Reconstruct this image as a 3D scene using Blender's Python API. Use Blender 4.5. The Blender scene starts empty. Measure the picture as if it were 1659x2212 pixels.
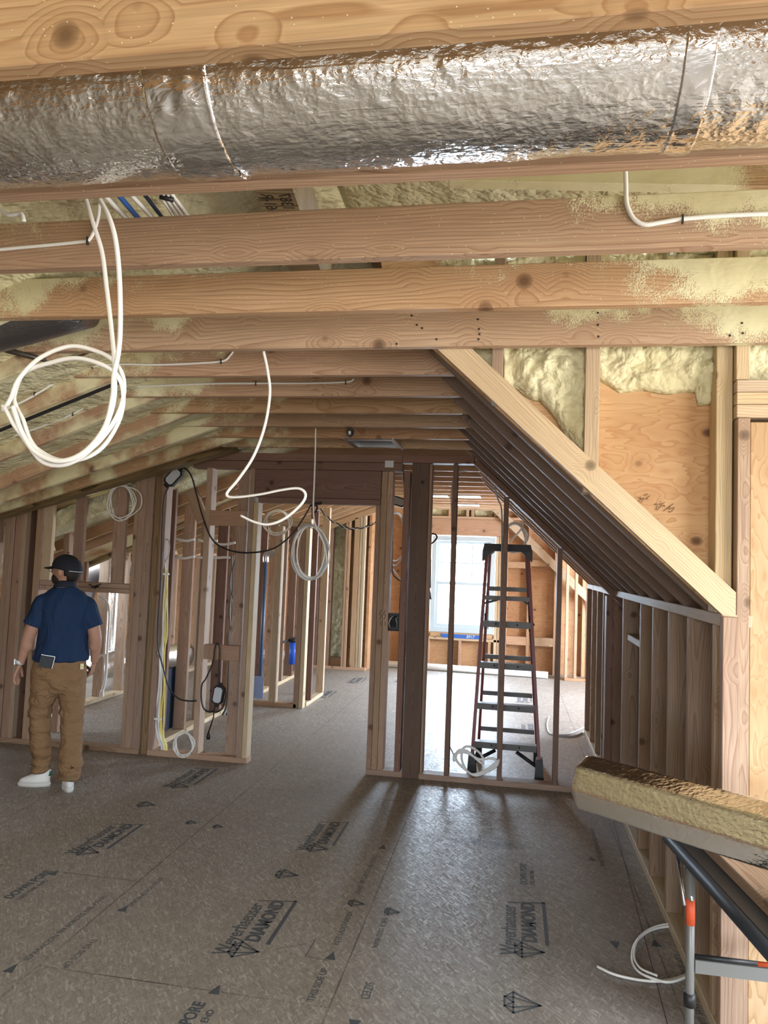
import bpy, bmesh, math, random
from mathutils import Vector, Matrix, noise
random.seed(7)
C = bpy.context.scene.collection
SC = bpy.context.scene
# ---------------------------------------------------------------- camera
IW, IH, F = 1659, 2212, 1605.16
YAW, PIT, ROL, CH = 0.1727, 0.067, 0.0379, 1.64
def cam_axes():
    cy, sy = math.cos(YAW), math.sin(YAW)
    f = Vector((-sy, cy, 0)); r = Vector((cy, sy, 0)); u = Vector((0, 0, 1))
    f2 = f*math.cos(PIT)+u*math.sin(PIT); u2 = u*math.cos(PIT)-f*math.sin(PIT)
    return r*math.cos(ROL)+u2*math.sin(ROL), u2*math.cos(ROL)-r*math.sin(ROL), f2
CR, CU, CF = cam_axes()
cam = bpy.data.objects.new('camera', bpy.data.cameras.new('camera')); C.objects.link(cam)
cam.matrix_world = Matrix(((CR.x, CU.x, -CF.x, 0), (CR.y, CU.y, -CF.y, 0), (CR.z, CU.z, -CF.z, CH), (0, 0, 0, 1)))
cam.data.sensor_fit = 'VERTICAL'; cam.data.sensor_height = 24.0; cam.data.lens = F/IH*24.0
cam.data.clip_start = 0.05; cam.data.clip_end = 300
SC.camera = cam
def at(x, y, ax, val):
    """point of the room where the sight line through photo point x, y meets the plane axis ax = val"""
    d = CF+CR*((x-IW/2)/F)-CU*((y-IH/2)/F); o = Vector((0, 0, CH))
    return o+d*((val-o[ax])/d[ax])
# ---------------------------------------------------------------- light
SC.view_settings.view_transform = 'Standard'; SC.view_settings.look = 'None'
SC.view_settings.gamma = 1; SC.view_settings.use_curve_mapping = False
SC.view_settings.exposure = 0.92
world = bpy.data.worlds.new('sky'); SC.world = world; world.use_nodes = True
wn = world.node_tree; wn.nodes.clear()
wo = wn.nodes.new('ShaderNodeOutputWorld'); wb = wn.nodes.new('ShaderNodeBackground')
wt = wn.nodes.new('ShaderNodeTexCoord'); wsx = wn.nodes.new('ShaderNodeSeparateXYZ'); wr = wn.nodes.new('ShaderNodeValToRGB')
wn.links.new(wt.outputs['Generated'], wsx.inputs[0]); wn.links.new(wsx.outputs[2], wr.inputs[0])
wr.color_ramp.elements[0].position = 0.0; wr.color_ramp.elements[0].color = (.42, .40, .36, 1)
wr.color_ramp.elements[1].position = 0.06; wr.color_ramp.elements[1].color = (.74, .86, 1.0, 1)
wn.links.new(wr.outputs[0], wb.inputs[0]); wb.inputs[1].default_value = 9.0
wn.links.new(wb.outputs[0], wo.inputs[0])
def area(name, loc, rot, sx, sy, power=0, col=(1, 1, 1), portal=False):
    l = bpy.data.lights.new(name, 'AREA'); l.shape = 'RECTANGLE'; l.size = sx; l.size_y = sy; l.energy = power; l.color = col
    if portal: l.cycles.is_portal = True
    o = bpy.data.objects.new(name, l); C.objects.link(o); o.location = loc; o.rotation_euler = rot
    return o
H = math.pi/2
# daylight openings, the left one added to brighten the back rooms: x0,x1,z0,z1 etc. are cut in the shell below
area('portal_far_window', (-.77, 11.99, 1.33), (-H, 0, 0), .98, 1.5, portal=True)
area('portal_far_dormer', (2.66, 9.6, 1.5), (0, H, 0), 1.6, 2.6, portal=True)
area('portal_near_dormer', (2.66, 1.2, 1.55), (0, H, 0), 1.5, 2.4, portal=True)
area('portal_back', (0.3, -2.96, 1.5), (H, 0, 0), 2.8, 1.5, portal=True)
area('portal_left', (-8.96, 9.0, 1.2), (0, -H, 0), 1.3, 3.0, portal=True)
sun = bpy.data.lights.new('daylight_near_dormer', 'AREA')
area('daylight_near_dormer', (2.95, 1.2, 1.75), (0, H-.15, 0), 1.5, 2.4, 56, (1, .98, .93))
area('daylight_far_dormer', (2.95, 9.6, 1.75), (0, H-.1, 0), 1.5, 2.4, 200, (.76, .87, 1))
area('daylight_far_window', (-.77, 12.6, 1.75), (-H+.12, 0, 0), 1.3, 1.7, 235, (.64, .81, 1))
area('daylight_back', (0.3, -3.3, 1.7), (H, 0, 0), 2.6, 1.4, 34, (1, .98, .95))
area('added_light_left', (-9.2, 9.0, 1.3), (0, -H, 0), 1.3, 3.0, 48, (.86, .93, 1))  # light of an unseen opening, added to brighten the left back rooms
bpy.data.lights.remove(sun)

# ---------------------------------------------------------------- materials
class NT:
    def __init__(s, name):
        s.m = bpy.data.materials.new(name); s.m.use_nodes = True; s.t = s.m.node_tree; s.t.nodes.clear()
        s.out = s.n('OutputMaterial'); s.b = s.n('BsdfPrincipled'); s.l(s.b.outputs[0], s.out.inputs[0])
    def n(s, k, **kw):
        x = s.t.nodes.new('ShaderNode'+k)
        for a, v in kw.items(): setattr(x, a, v)
        return x
    def l(s, a, b): s.t.links.new(a, b)
    def math(s, op, a, b=0.0, c=None):
        x = s.n('Math', operation=op)
        for i, v in enumerate((a, b) if c is None else (a, b, c)):
            if isinstance(v, (int, float)): x.inputs[i].default_value = v
            else: s.l(v, x.inputs[i])
        return x.outputs[0]
    def vm(s, op, a, b):
        x = s.n('VectorMath', operation=op)
        for i, v in enumerate((a, b)):
            if isinstance(v, tuple): x.inputs[i].default_value = v
            else: s.l(v, x.inputs[i])
        return x.outputs[0]
    def noise(s, vec, scale, detail=3, rough=.5, dist=0, col=False):
        x = s.n('TexNoise'); s.l(vec, x.inputs['Vector']); x.inputs['Scale'].default_value = scale
        x.inputs['Detail'].default_value = detail; x.inputs['Roughness'].default_value = rough; x.inputs['Distortion'].default_value = dist
        return x.outputs[1 if col else 0]
    def voro(s, vec, scale, feat='F1', out=0, rnd=1.0):
        x = s.n('TexVoronoi', feature=feat); s.l(vec, x.inputs['Vector']); x.inputs['Scale'].default_value = scale
        x.inputs['Randomness'].default_value = rnd
        return x.outputs[out]
    def ramp(s, v, *st):
        x = s.n('ValToRGB'); s.l(v, x.inputs[0]); e = x.color_ramp.elements
        while len(e) < len(st): e.new(.5)
        for i, (p, c) in enumerate(st):
            e[i].position = p; e[i].color = (c, c, c, 1) if isinstance(c, (int, float)) else (*c, 1)
        return x.outputs[0]
    def mix(s, f, a, b, mode='MIX'):
        x = s.n('MixRGB', blend_type=mode)
        for i, v in enumerate((f, a, b)):
            if isinstance(v, (int, float)): x.inputs[i].default_value = v
            elif isinstance(v, tuple): x.inputs[i].default_value = (*v, 1)
            else: s.l(v, x.inputs[i])
        return x.outputs[0]
    def bump(s, h, strength=.3, dist=.01):
        x = s.n('Bump'); x.inputs['Strength'].default_value = strength; x.inputs['Distance'].default_value = dist
        s.l(h, x.inputs['Height']); s.l(x.outputs[0], s.b.inputs['Normal']); return x.outputs[0]
    def fin(s, col=None, rough=.6, metal=0, spec=None):
        if col is not None:
            if isinstance(col, tuple): s.b.inputs['Base Color'].default_value = (*col, 1)
            else: s.l(col, s.b.inputs['Base Color'])
        if isinstance(rough, (int, float)): s.b.inputs['Roughness'].default_value = rough
        else: s.l(rough, s.b.inputs['Roughness'])
        s.b.inputs['Metallic'].default_value = metal
        if spec is not None: s.b.inputs['Specular IOR Level'].default_value = spec
        return s.m
def plain(name, col, rough=.6, metal=0, spec=None): return NT(name).fin(col, rough, metal, spec)
FOAMC = (.72, .69, .47)
def foam_nodes(t, pos):
    w = t.noise(pos, 7, 2, .5, 0, True)
    p2 = t.vm('ADD', pos, t.vm('MULTIPLY', w, (.07, .07, .07)))
    v = t.voro(p2, 16, 'SMOOTH_F1'); v2 = t.voro(p2, 44, 'F1'); n1 = t.noise(pos, 130, 2)
    h = t.math('ADD', t.math('MULTIPLY', v, -.9), t.math('ADD', t.math('MULTIPLY', v2, -.28), t.math('MULTIPLY', n1, .08)))
    big = t.noise(pos, 2.2, 3)
    col = t.mix(t.ramp(big, (.35, 0), (.7, 1)), FOAMC, (.62, .56, .33))
    return h, col
def wood(name, base, ring, lum=.16, knots=1.0, freq=150, dark=None, foam=None, rough=.62):
    """lumber: growth rings cut along local X, knots, per-board tint; foam = overspray mask builder"""
    t = NT(name)
    tc = t.n('TexCoord'); oi = t.n('ObjectInfo'); rnd = oi.outputs['Random']
    off = t.n('CombineXYZ')
    t.l(t.math('MULTIPLY', rnd, 37.0), off.inputs[0]); t.l(t.math('MULTIPLY', rnd, 91.3), off.inputs[1]); t.l(t.math('MULTIPLY', rnd, 53.7), off.inputs[2])
    P = t.vm('ADD', tc.outputs['Object'], off.outputs[0])
    # knots
    kp = t.vm('ADD', P, (0, 0, 0)); kd = t.voro(kp, 4.6, 'F1')          # distance in 0..1 of cell units
    kn = t.ramp(kd, (.05*knots, 1), (.115*knots, .55), (.14*knots, 0)); khalo = t.ramp(kd, (.09*knots, 1), (.40*knots, 0))
    # ring field
    lp = t.vm('MULTIPLY', P, (.9, 4, 4)); nz = t.noise(lp, 1.0, 2, .5)
    nz2 = t.noise(t.vm('MULTIPLY', P, (3.2, 14, 14)), 1.0, 2, .5)
    sp = t.n('SeparateXYZ'); t.l(tc.outputs['Object'], sp.inputs[0])
    oy = t.math('SUBTRACT', t.math('FRACT', t.math('MULTIPLY', rnd, 7.13)), .5)
    y = t.math('ADD', sp.outputs[1], t.math('MULTIPLY', oy, .09)); z = t.math('ADD', sp.outputs[2], t.math('ADD', .035, t.math('MULTIPLY', rnd, .05)))
    r = t.math('SQRT', t.math('ADD', t.math('MULTIPLY', y, y), t.math('MULTIPLY', z, z)))
    f = t.math('ADD', r, t.math('ADD', t.math('MULTIPLY', nz, .13), t.math('MULTIPLY', nz2, .012)))
    f = t.math('ADD', f, t.math('MULTIPLY', khalo, -.035))
    s = t.math('FRACT', t.math('MULTIPLY', f, freq))
    rg = t.ramp(s, (0, 0), (.62, .35), (.88, 1), (1, 0))
    fib = t.noise(t.vm('MULTIPLY', P, (6, 260, 260)), 1, 2)
    tone = t.noise(t.vm('MULTIPLY', P, (1.5, 9, 9)), 1, 2)
    c = t.mix(t.math('MULTIPLY', rg, .92), base, ring)
    c = t.mix(t.ramp(tone, (.3, 0), (.75, .4)), c, ring)
    c = t.mix(.35, c, t.mix(1, c, t.ramp(fib, (.3, .55), (.7, 1.25)), 'MULTIPLY'))
    c = t.mix(t.math('MULTIPLY', khalo, .35), c, ring)
    c = t.mix(kn, c, dark or tuple(v*.45 for v in ring))
    hs = t.n('HueSaturation'); t.l(c, hs.inputs['Color'])
    t.l(t.math('ADD', 1-lum, t.math('MULTIPLY', rnd, lum*2)), hs.inputs['Value'])
    t.l(t.math('ADD', .491, t.math('MULTIPLY', t.math('FRACT', t.math('MULTIPLY', rnd, 5.7)), .016)), hs.inputs['Hue'])
    t.l(t.math('ADD', .80, t.math('MULTIPLY', t.math('FRACT', t.math('MULTIPLY', rnd, 13.1)), .18)), hs.inputs['Saturation'])
    c = hs.outputs[0]
    h = t.math('ADD', t.math('MULTIPLY', rg, .25), t.math('MULTIPLY', fib, .3))
    if foam:
        g = t.n('NewGeometry').outputs['Position']; m = foam(t, g)
        fh, fc = foam_nodes(t, g)
        speck = t.ramp(t.voro(g, 55, 'F1'), (.06, 1), (.1, 0))
        m2 = t.math('MAXIMUM', m, t.math('MULTIPLY', speck, .85))
        c = t.mix(m2, c, fc); h = t.math('ADD', h, t.math('MULTIPLY', t.math('MULTIPLY', m, t.math('ADD', 1.5, fh)), 5))
    t.bump(h, .35, .002)
    return t.fin(c, rough, 0, .35)
FIR, FIRR = (.53, .345, .19), (.33, .165, .072)
def joist_foam(t, g):
    s = t.n('SeparateXYZ'); t.l(g, s.inputs[0])
    n = t.noise(g, 5.5, 4, .6)
    zr = t.math('MULTIPLY', t.math('SUBTRACT', s.outputs[2], 2.56), 5.5)
    right = t.math('MULTIPLY', t.math('SUBTRACT', s.outputs[0], .15), 1.3)
    left = t.math('MULTIPLY', t.math('SUBTRACT', -1.35, s.outputs[0]), 1.3)
    side = t.math('MAXIMUM', t.math('MINIMUM', right, .9), t.math('MINIMUM', left, 1.0))
    v = t.math('ADD', t.math('ADD', t.math('MAXIMUM', side, -.55), zr), t.math('MULTIPLY', t.math('SUBTRACT', n, .5), 3.0))
    far = t.math('MINIMUM', t.math('SUBTRACT', s.outputs[1], 1.75), 0)
    v = t.math('ADD', v, t.math('MULTIPLY', far, 8))
    v = t.math('ADD', v, t.math('MULTIPLY', t.math('SUBTRACT', t.noise(g, 210, 2), .5), 1.1))
    return t.ramp(v, (.32, 0), (.70, 1))
def rafter_foam(t, g):
    n = t.math('ADD', t.noise(g, 3.2, 3, .6), t.math('MULTIPLY', t.math('SUBTRACT', t.noise(g, 210, 2), .5), .16))
    return t.ramp(n, (.43, 0), (.56, 1))
M_J = wood('joist_lumber', FIR, FIRR, .10, 1.0, 85, foam=joist_foam)
M_RF = wood('rafter_lumber', FIR, FIRR, .12, 1.0, 120, foam=rafter_foam)
M_S = wood('stud_lumber', (.44, .30, .20), (.28, .155, .085), .18, .9, 110)
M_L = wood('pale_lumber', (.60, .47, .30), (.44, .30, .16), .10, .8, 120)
M_D = wood('weathered_dark_lumber', (.15, .083, .042), (.06, .03, .016), .15, .6, 160)
M_R = wood('red_header_lumber', (.27, .15, .10), (.16, .075, .048), .1, .8, 130)
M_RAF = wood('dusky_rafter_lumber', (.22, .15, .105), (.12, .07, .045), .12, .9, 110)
M_ORG = wood('orange_far_lumber', (.56, .355, .20), (.38, .20, .09), .12, .9, 120)
M_POST = wood('amber_strand_post', (.30, .205, .10), (.17, .10, .045), .05, .01, 60)
M_PSL = wood('strand_beam_lumber', (.36, .26, .10), (.06, .035, .013), .05, .01, 55)
def plyw(name, base, ring, vertical=False):
    t = NT(name); tc = t.n('TexCoord'); P = tc.outputs['Object']
    kd = t.voro(t.vm('MULTIPLY', P, (1, 1, 1.25)), 4.7, 'F1')
    kn = t.ramp(kd, (.05, 1), (.10, .5), (.13, 0)); kh = t.ramp(kd, (.08, 1), (.34, 0))
    st = (9, 9, 1.6) if vertical else (1.7, 9, 9)
    nz = t.noise(t.vm('MULTIPLY', P, st), 1, 3, .55, .4)
    s = t.math('FRACT', t.math('ADD', t.math('MULTIPLY', nz, 11), t.math('MULTIPLY', kh, 2.0)))
    rg = t.ramp(s, (0, 0), (.7, .4), (.92, 1), (1, 0))
    c = t.mix(t.math('MULTIPLY', rg, .8), base, ring)
    tone = t.noise(t.vm('MULTIPLY', P, (1.2, 1.2, 4)), 1, 3)
    c = t.mix(t.ramp(tone, (.35, 0), (.7, .55)), c, ring)
    c = t.mix(t.math('MULTIPLY', kh, .45), c, ring); c = t.mix(kn, c, tuple(v*.3 for v in ring))
    ck = t.noise(t.vm('MULTIPLY', P, (1.2, 5, 34)), 1, 2, .6)
    c = t.mix(t.ramp(ck, (.23, .8), (.26, 0)), c, (.08, .035, .015))
    t.bump(rg, .15, .002)
    return t.fin(c, .6, 0, .3)
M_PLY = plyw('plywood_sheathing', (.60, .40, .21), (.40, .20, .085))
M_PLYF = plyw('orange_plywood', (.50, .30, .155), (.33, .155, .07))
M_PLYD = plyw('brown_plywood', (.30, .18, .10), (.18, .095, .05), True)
M_PLYV = plyw('fir_panel', (.56, .40, .24), (.38, .22, .10), False)
t = NT('spray_foam'); g = t.n('NewGeometry').outputs['Position']; fh, fc = foam_nodes(t, g)
t.bump(fh, .85, .03); M_FOAM = t.fin(fc, .62, 0, .35)
t = NT('smooth_spray_foam'); g = t.n('NewGeometry').outputs['Position']
n = t.noise(g, 60, 3); m = t.ramp(t.noise(g, 1.6, 3, .6), (.42, 0), (.6, 1))
c = t.mix(m, (.60, .52, .30), (.33, .16, .065)); t.bump(n, .3, .006); M_FOAM2 = t.fin(c, .7, 0, .2)
# oriented strand board floor
t = NT('strand_board_floor'); P = t.n('NewGeometry').outputs['Position']
wob = t.vm('MULTIPLY', t.noise(P, 25, 2, .5, 0, True), (.012, .012, 0)); P1 = t.vm('ADD', P, wob)
acc = None; lay = []
for i, (a, sx, sy) in enumerate(((.5, 24, 135), (1.75, 27, 155), (2.7, 22, 130), (1.2, 31, 120), (2.2, 28, 140))):
    mp = t.n('Mapping', vector_type='TEXTURE'); t.l(P1, mp.inputs[0]); mp.inputs['Rotation'].default_value = (0, 0, a); mp.inputs['Scale'].default_value = (1/sx, 1/sy, 1)
    mp.inputs['Location'].default_value = (i*3.7, i*1.9, 0)
    v = t.n('TexVoronoi'); t.l(mp.outputs[0], v.inputs['Vector']); v.inputs['Scale'].default_value = 1
    sp = t.n('SeparateColor'); t.l(v.outputs['Color'], sp.inputs[0]); lay.append((sp.outputs[0], sp.outputs[1], v.outputs[0]))
val = lay[0][0]; hh = lay[0][2]
for a, b, d in lay[1:]:
    k = t.math('GREATER_THAN', b, .55); x = t.n('Mix'); t.l(k, x.inputs[0]); t.l(val, x.inputs[2]); t.l(a, x.inputs[3]); val = x.outputs[0]
c = t.ramp(val, (0, (.21, .182, .156)), (.4, (.26, .228, .198)), (.8, (.305, .27, .236)), (1, (.43, .39, .345)))
big = t.noise(P, 1.1, 4, .6); c = t.mix(t.ramp(big, (.3, .0), (.75, .35)), c, (.17, .135, .11))
sm = t.n('SeparateXYZ'); t.l(P, sm.inputs[0])
# panel joints: continuous seams along Y, staggered butt joints across
def line(v, pos, w=.0035): return t.math('LESS_THAN', t.math('ABSOLUTE', t.math('SUBTRACT', v, pos)), w)
seam = None
for xx in (-4.2, -3.0, -1.80, -.62, .67, 1.85):
    q = line(sm.outputs[0], xx); seam = q if seam is None else t.math('MAXIMUM', seam, q)
for x0, x1, yy in ((-3.0, -1.8, 3.58), (-1.8, -.62, 2.78), (-.62, .67, 5.0), (-4.2, -3.0, 4.9), (-1.8, -.62, 5.2), (-.62, .67, 7.4), (-1.8, -.62, 7.6), (-.62, .67, 9.8), (-1.8, -.62, 10.)):
    q = t.math('MULTIPLY', line(sm.outputs[1], yy), t.math('MULTIPLY', t.math('GREATER_THAN', sm.outputs[0], x0), t.math('LESS_THAN', sm.outputs[0], x1)))
    seam = t.math('MAXIMUM', seam, q)
seam = t.math('MULTIPLY', seam, t.ramp(t.noise(P, 3, 2), (.35, .35), (.6, 1)))
c = t.mix(t.math('MULTIPLY', seam, .8), c, (.045, .035, .03))
# dark patch in front of the ladder bay
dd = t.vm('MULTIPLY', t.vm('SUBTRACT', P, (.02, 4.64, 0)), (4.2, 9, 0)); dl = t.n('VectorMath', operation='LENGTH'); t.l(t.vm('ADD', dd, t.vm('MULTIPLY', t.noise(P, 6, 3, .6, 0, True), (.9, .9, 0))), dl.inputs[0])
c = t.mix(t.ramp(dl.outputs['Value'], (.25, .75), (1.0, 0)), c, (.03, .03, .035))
h = t.math('ADD', t.math('MULTIPLY', val, .6), t.math('MULTIPLY', seam, -1)); t.bump(h, .6, .004)
M_OSB = t.fin(c, t.ramp(val, (0, .62), (1, .42)), 0, .6)
def foil(name, col=(.82, .81, .78), sc=1.0, rough=.14, bs=.6):
    t = NT(name); P = t.n('TexCoord').outputs['Object']
    w = t.vm('ADD', P, t.vm('MULTIPLY', t.noise(P, 18*sc, 3, .5, 0, True), (.03, .03, .03)))
    v = t.voro(w, 95*sc, 'F1'); n = t.noise(t.vm('MULTIPLY', P, (50*sc, 110*sc, 110*sc)), 1, 3, .6, .6); n2 = t.noise(P, 9*sc, 3)
    wv = t.math('SINE', t.math('MULTIPLY', t.noise(t.vm('MULTIPLY', P, (3, 60*sc, 60*sc)), 1, 1), 30))
    h = t.math('ADD', t.math('MULTIPLY', v, .5), t.math('ADD', t.math('MULTIPLY', n, .9), t.math('ADD', t.math('MULTIPLY', n2, .5), t.math('MULTIPLY', wv, .05))))
    t.bump(h, bs, .0042/sc**.5)
    return t.fin(col, rough, 1.0)
M_FOIL = foil('foil_wrap'); M_FOIL2 = foil('duct_foil', (.88, .87, .83), .8, .13, .55); M_FOIL3 = foil('table_duct_foil', (.92, .91, .88), .75, .12, .34)
M_FOILD = foil('dull_grey_foil', (.30, .30, .32), .8, .35)
M_TAPE = foil('foil_tape', (.86, .85, .83), .35, .12)
M_WC = plain('white_cable_jacket', (.84, .84, .82), .35); M_YC = plain('yellow_cable_jacket', (.78, .66, .18), .4)
M_GC = plain('grey_cable_jacket', (.42, .44, .47), .4); M_BC = plain('black_rubber_cord', (.012, .012, .014), .45)
M_BLU = plain('blue_pipe_plastic', (.03, .12, .42), .35); M_STA = plain('dark_staple_metal', (.07, .06, .05), .5, .6)
M_PVC = plain('white_pvc', (.82, .82, .78), .4); M_BLK = plain('black_plastic', (.012, .012, .013), .5)
M_GAL = plain('galvanised_steel', (.55, .57, .6), .3, 1); M_NVY = plain('dark_blue_board', (.006, .022, .05), .6)
M_INK = plain('grey_black_stamp_ink', (.062, .070, .082), .6); M_INKR = plain('purple_chalk_line', (.10, .045, .06), .7)
M_PEN = plain('brown_pencil', (.10, .04, .02), .6); M_PENK = plain('black_marker', (.01, .01, .01), .6)
t = NT('window_glass'); gl = t.n('BsdfGlass'); gl.inputs['IOR'].default_value = 1.45; gl.inputs['Roughness'].default_value = 0
tr = t.n('BsdfTransparent'); mx = t.n('MixShader'); mx.inputs[0].default_value = .9; t.l(gl.outputs[0], mx.inputs[1]); t.l(tr.outputs[0], mx.inputs[2]); t.l(mx.outputs[0], t.out.inputs[0]); M_GLASS = t.m
M_VIN = plain('white_vinyl', (.50, .58, .62), .35)
M_LENS = plain('frosted_lamp_lens', (.50, .54, .58), .3)

# ---------------------------------------------------------------- mesh helpers
class MB:
    def __init__(s): s.v = []; s.f = []; s.sm = []
    def add(s, vs, fs, smooth=False):
        o = len(s.v); s.v += [Vector(v) for v in vs]; s.f += [[i+o for i in f] for f in fs]; s.sm += [smooth]*len(fs); return s
    def box(s, x0, x1, y0, y1, z0, z1, mat=None):
        vs = [Vector((x, y, z)) for x in (x0, x1) for y in (y0, y1) for z in (z0, z1)]
        if mat is not None: vs = [mat @ v for v in vs]
        return s.add(vs, [(0, 1, 3, 2), (4, 6, 7, 5), (0, 4, 5, 1), (2, 3, 7, 6), (0, 2, 6, 4), (1, 5, 7, 3)])
    def tube(s, pts, r, n=8, flat=1.0, cap=True):
        pts = [Vector(p) for p in pts]; N = len(pts); rings = []
        rr = r if isinstance(r, (list, tuple)) else [r]*N
        t0 = (pts[1]-pts[0]).normalized(); a = t0.orthogonal().normalized()
        for i in range(N):
            t = (pts[min(i+1, N-1)]-pts[max(i-1, 0)])
            t = t.normalized() if t.length > 1e-9 else t0
            a = (a-t*a.dot(t))
            a = a.normalized() if a.length > 1e-6 else t.orthogonal().normalized()
            b = t.cross(a); rings.append([pts[i]+(a*math.cos(2*math.pi*k/n)+b*math.sin(2*math.pi*k/n)*flat)*rr[i] for k in range(n)])
        vs = [v for q in rings for v in q]; fs = [(i*n+k, i*n+(k+1) % n, (i+1)*n+(k+1) % n, (i+1)*n+k) for i in range(N-1) for k in range(n)]
        if cap: fs += [tuple(reversed(range(n))), tuple((N-1)*n+k for k in range(n))]
        return s.add(vs, fs, True)
    def loft(s, secs, n=20):
        """secs: (centre, rx, ry, [yaw]) horizontal ellipses bottom to top"""
        rings = []
        for q in secs:
            c, rx, ry = Vector(q[0]), q[1], q[2]; yw = q[3] if len(q) > 3 else 0
            rings.append([c+Vector((math.cos(a)*rx*math.cos(yw)-math.sin(a)*ry*math.sin(yw), math.cos(a)*rx*math.sin(yw)+math.sin(a)*ry*math.cos(yw), 0)) for a in [2*math.pi*k/n for k in range(n)]])
        N = len(rings); vs = [v for q in rings for v in q]
        fs = [(i*n+k, i*n+(k+1) % n, (i+1)*n+(k+1) % n, (i+1)*n+k) for i in range(N-1) for k in range(n)]
        fs += [tuple(reversed(range(n))), tuple((N-1)*n+k for k in range(n))]
        return s.add(vs, fs, True)
    def ball(s, c, r, n=14, m=None):
        c = Vector(c); r = Vector(r) if isinstance(r, (tuple, list)) else Vector((r, r, r)); vs = []; fs = []
        for i in range(n+1):
            th = math.pi*i/n
            for k in range(n*2):
                ph = math.pi*k/n; v = Vector((r.x*math.sin(th)*math.cos(ph), r.y*math.sin(th)*math.sin(ph), r.z*math.cos(th)))
                vs.append(c+(m @ v if m else v))
        w = n*2
        for i in range(n):
            for k in range(w): fs.append((i*w+k, (i+1)*w+k, (i+1)*w+(k+1) % w, i*w+(k+1) % w))
        return s.add(vs, fs, True)
    def prism(s, poly, y0, y1):
        """polygon in X,Z extruded from y0 to y1"""
        n = len(poly); vs = [(x, y0, z) for x, z in poly]+[(x, y1, z) for x, z in poly]
        return s.add(vs, [tuple(range(n)), tuple(reversed(range(n, 2*n)))]+[(i, i+n, (i+1) % n+n, (i+1) % n) for i in range(n)])
    def mesh(s, name, mat):
        me = bpy.data.meshes.new(name); me.from_pydata([tuple(v) for v in s.v], [], s.f); me.materials.append(mat)
        for p, q in zip(me.polygons, s.sm): p.use_smooth = q
        bm = bmesh.new(); bm.from_mesh(me); bmesh.ops.recalc_face_normals(bm, faces=bm.faces); bm.to_mesh(me); bm.free()
        return me
    def build(s, name, mat, parent=None):
        o = bpy.data.objects.new(name, s.mesh(name, mat)); C.objects.link(o)
        if parent: o.parent = parent
        return o
def tag(o, label=None, cat=None, group=None, kind=None):
    for k, v in (('label', label), ('category', cat), ('group', group), ('kind', kind)):
        if v: o[k] = v
    return o
def struct(o): o['kind'] = 'structure'; return o
def empty(name, loc=(0, 0, 0), rz=0):
    o = bpy.data.objects.new(name, None); C.objects.link(o); o.location = loc; o.rotation_euler = (0, 0, rz); o.empty_display_size = .1; return o
def board_mesh(name, L, w, t, mat, bev=.0025):
    bm = bmesh.new(); bmesh.ops.create_cube(bm, size=1); bmesh.ops.scale(bm, vec=(L, w, t), verts=bm.verts)
    if bev: bmesh.ops.bevel(bm, geom=bm.edges[:], offset=min(bev, w*.2, t*.2), segments=1, affect='EDGES')
    me = bpy.data.meshes.new(name); bm.to_mesh(me); bm.free(); me.materials.append(mat); return me
def bbox(name, x0, x1, y0, y1, z0, z1, mat, label=None, cat=None, group=None, parent=None, bev=.0025, axis=None):
    """axis-aligned board; the grain (local X) runs along its longest side"""
    d = (abs(x1-x0), abs(y1-y0), abs(z1-z0)); ax = axis if axis is not None else d.index(max(d))
    o = bpy.data.objects.new(name, board_mesh(name, d[ax], d[(ax+1) % 3], d[(ax+2) % 3], mat, bev)); C.objects.link(o)
    e = [Vector((1, 0, 0)), Vector((0, 1, 0)), Vector((0, 0, 1))]; X, Y, Z = e[ax], e[(ax+1) % 3], e[(ax+2) % 3]
    o.matrix_world = Matrix(((X.x, Y.x, Z.x, (x0+x1)/2), (X.y, Y.y, Z.y, (y0+y1)/2), (X.z, Y.z, Z.z, (z0+z1)/2), (0, 0, 0, 1)))
    if parent: o.parent = parent; o.matrix_parent_inverse = parent.matrix_basis.inverted()
    tag(o, label, cat, group); return o
def sbox(name, a, b, y0, y1, h, mat, label=None, cat=None, group=None, up=1, bev=.0025):
    """board whose lower edge runs from a=(x,z) to b=(x,z) in a plane of constant Y; h = depth above that edge"""
    A = Vector((a[0], (y0+y1)/2, a[1])); B = Vector((b[0], (y0+y1)/2, b[1])); X = (B-A).normalized(); Y = Vector((0, 1, 0)); Z = X.cross(Y)
    if Z.z < 0: Z = -Z; Y = -Y
    o = bpy.data.objects.new(name, board_mesh(name, (B-A).length, y1-y0, h, mat, bev)); C.objects.link(o); c = (A+B)/2+Z*(h/2*up)
    o.matrix_world = Matrix(((X.x, Y.x, Z.x, c.x), (X.y, Y.y, Z.y, c.y), (X.z, Y.z, Z.z, c.z), (0, 0, 0, 1)))
    tag(o, label, cat, group); return o
def slopecut(name, x0, x1, y0, y1, vh, mat, label, cat, group=None):
    """rafter of the steep slope with plumb-cut ends; vh = vertical depth above the underside line"""
    A = Vector((x0, 0, 2.488-.93*(x0+.31))); X = Vector((1, 0, -.93)).normalized(); Z = Vector((.93, 0, 1)).normalized(); Y = Z.cross(X)
    M = Matrix(((X.x, Y.x, Z.x, A.x), (X.y, Y.y, Z.y, (y0+y1)/2), (X.z, Y.z, Z.z, A.z), (0, 0, 0, 1))); I = M.inverted()
    m = MB(); P = [(x0, 2.488-.93*(x0+.31)), (x1, 2.488-.93*(x1+.31)), (x1, 2.488-.93*(x1+.31)+vh), (x0, 2.488-.93*(x0+.31)+vh)]
    m.add([I @ Vector((x, y, z)) for y in (y0, y1) for x, z in P], [(0, 1, 2, 3), (7, 6, 5, 4), (0, 4, 5, 1), (1, 5, 6, 2), (2, 6, 7, 3), (3, 7, 4, 0)])
    o = m.build(name, mat); o.matrix_world = M; tag(o, label, cat, group); return o
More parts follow.
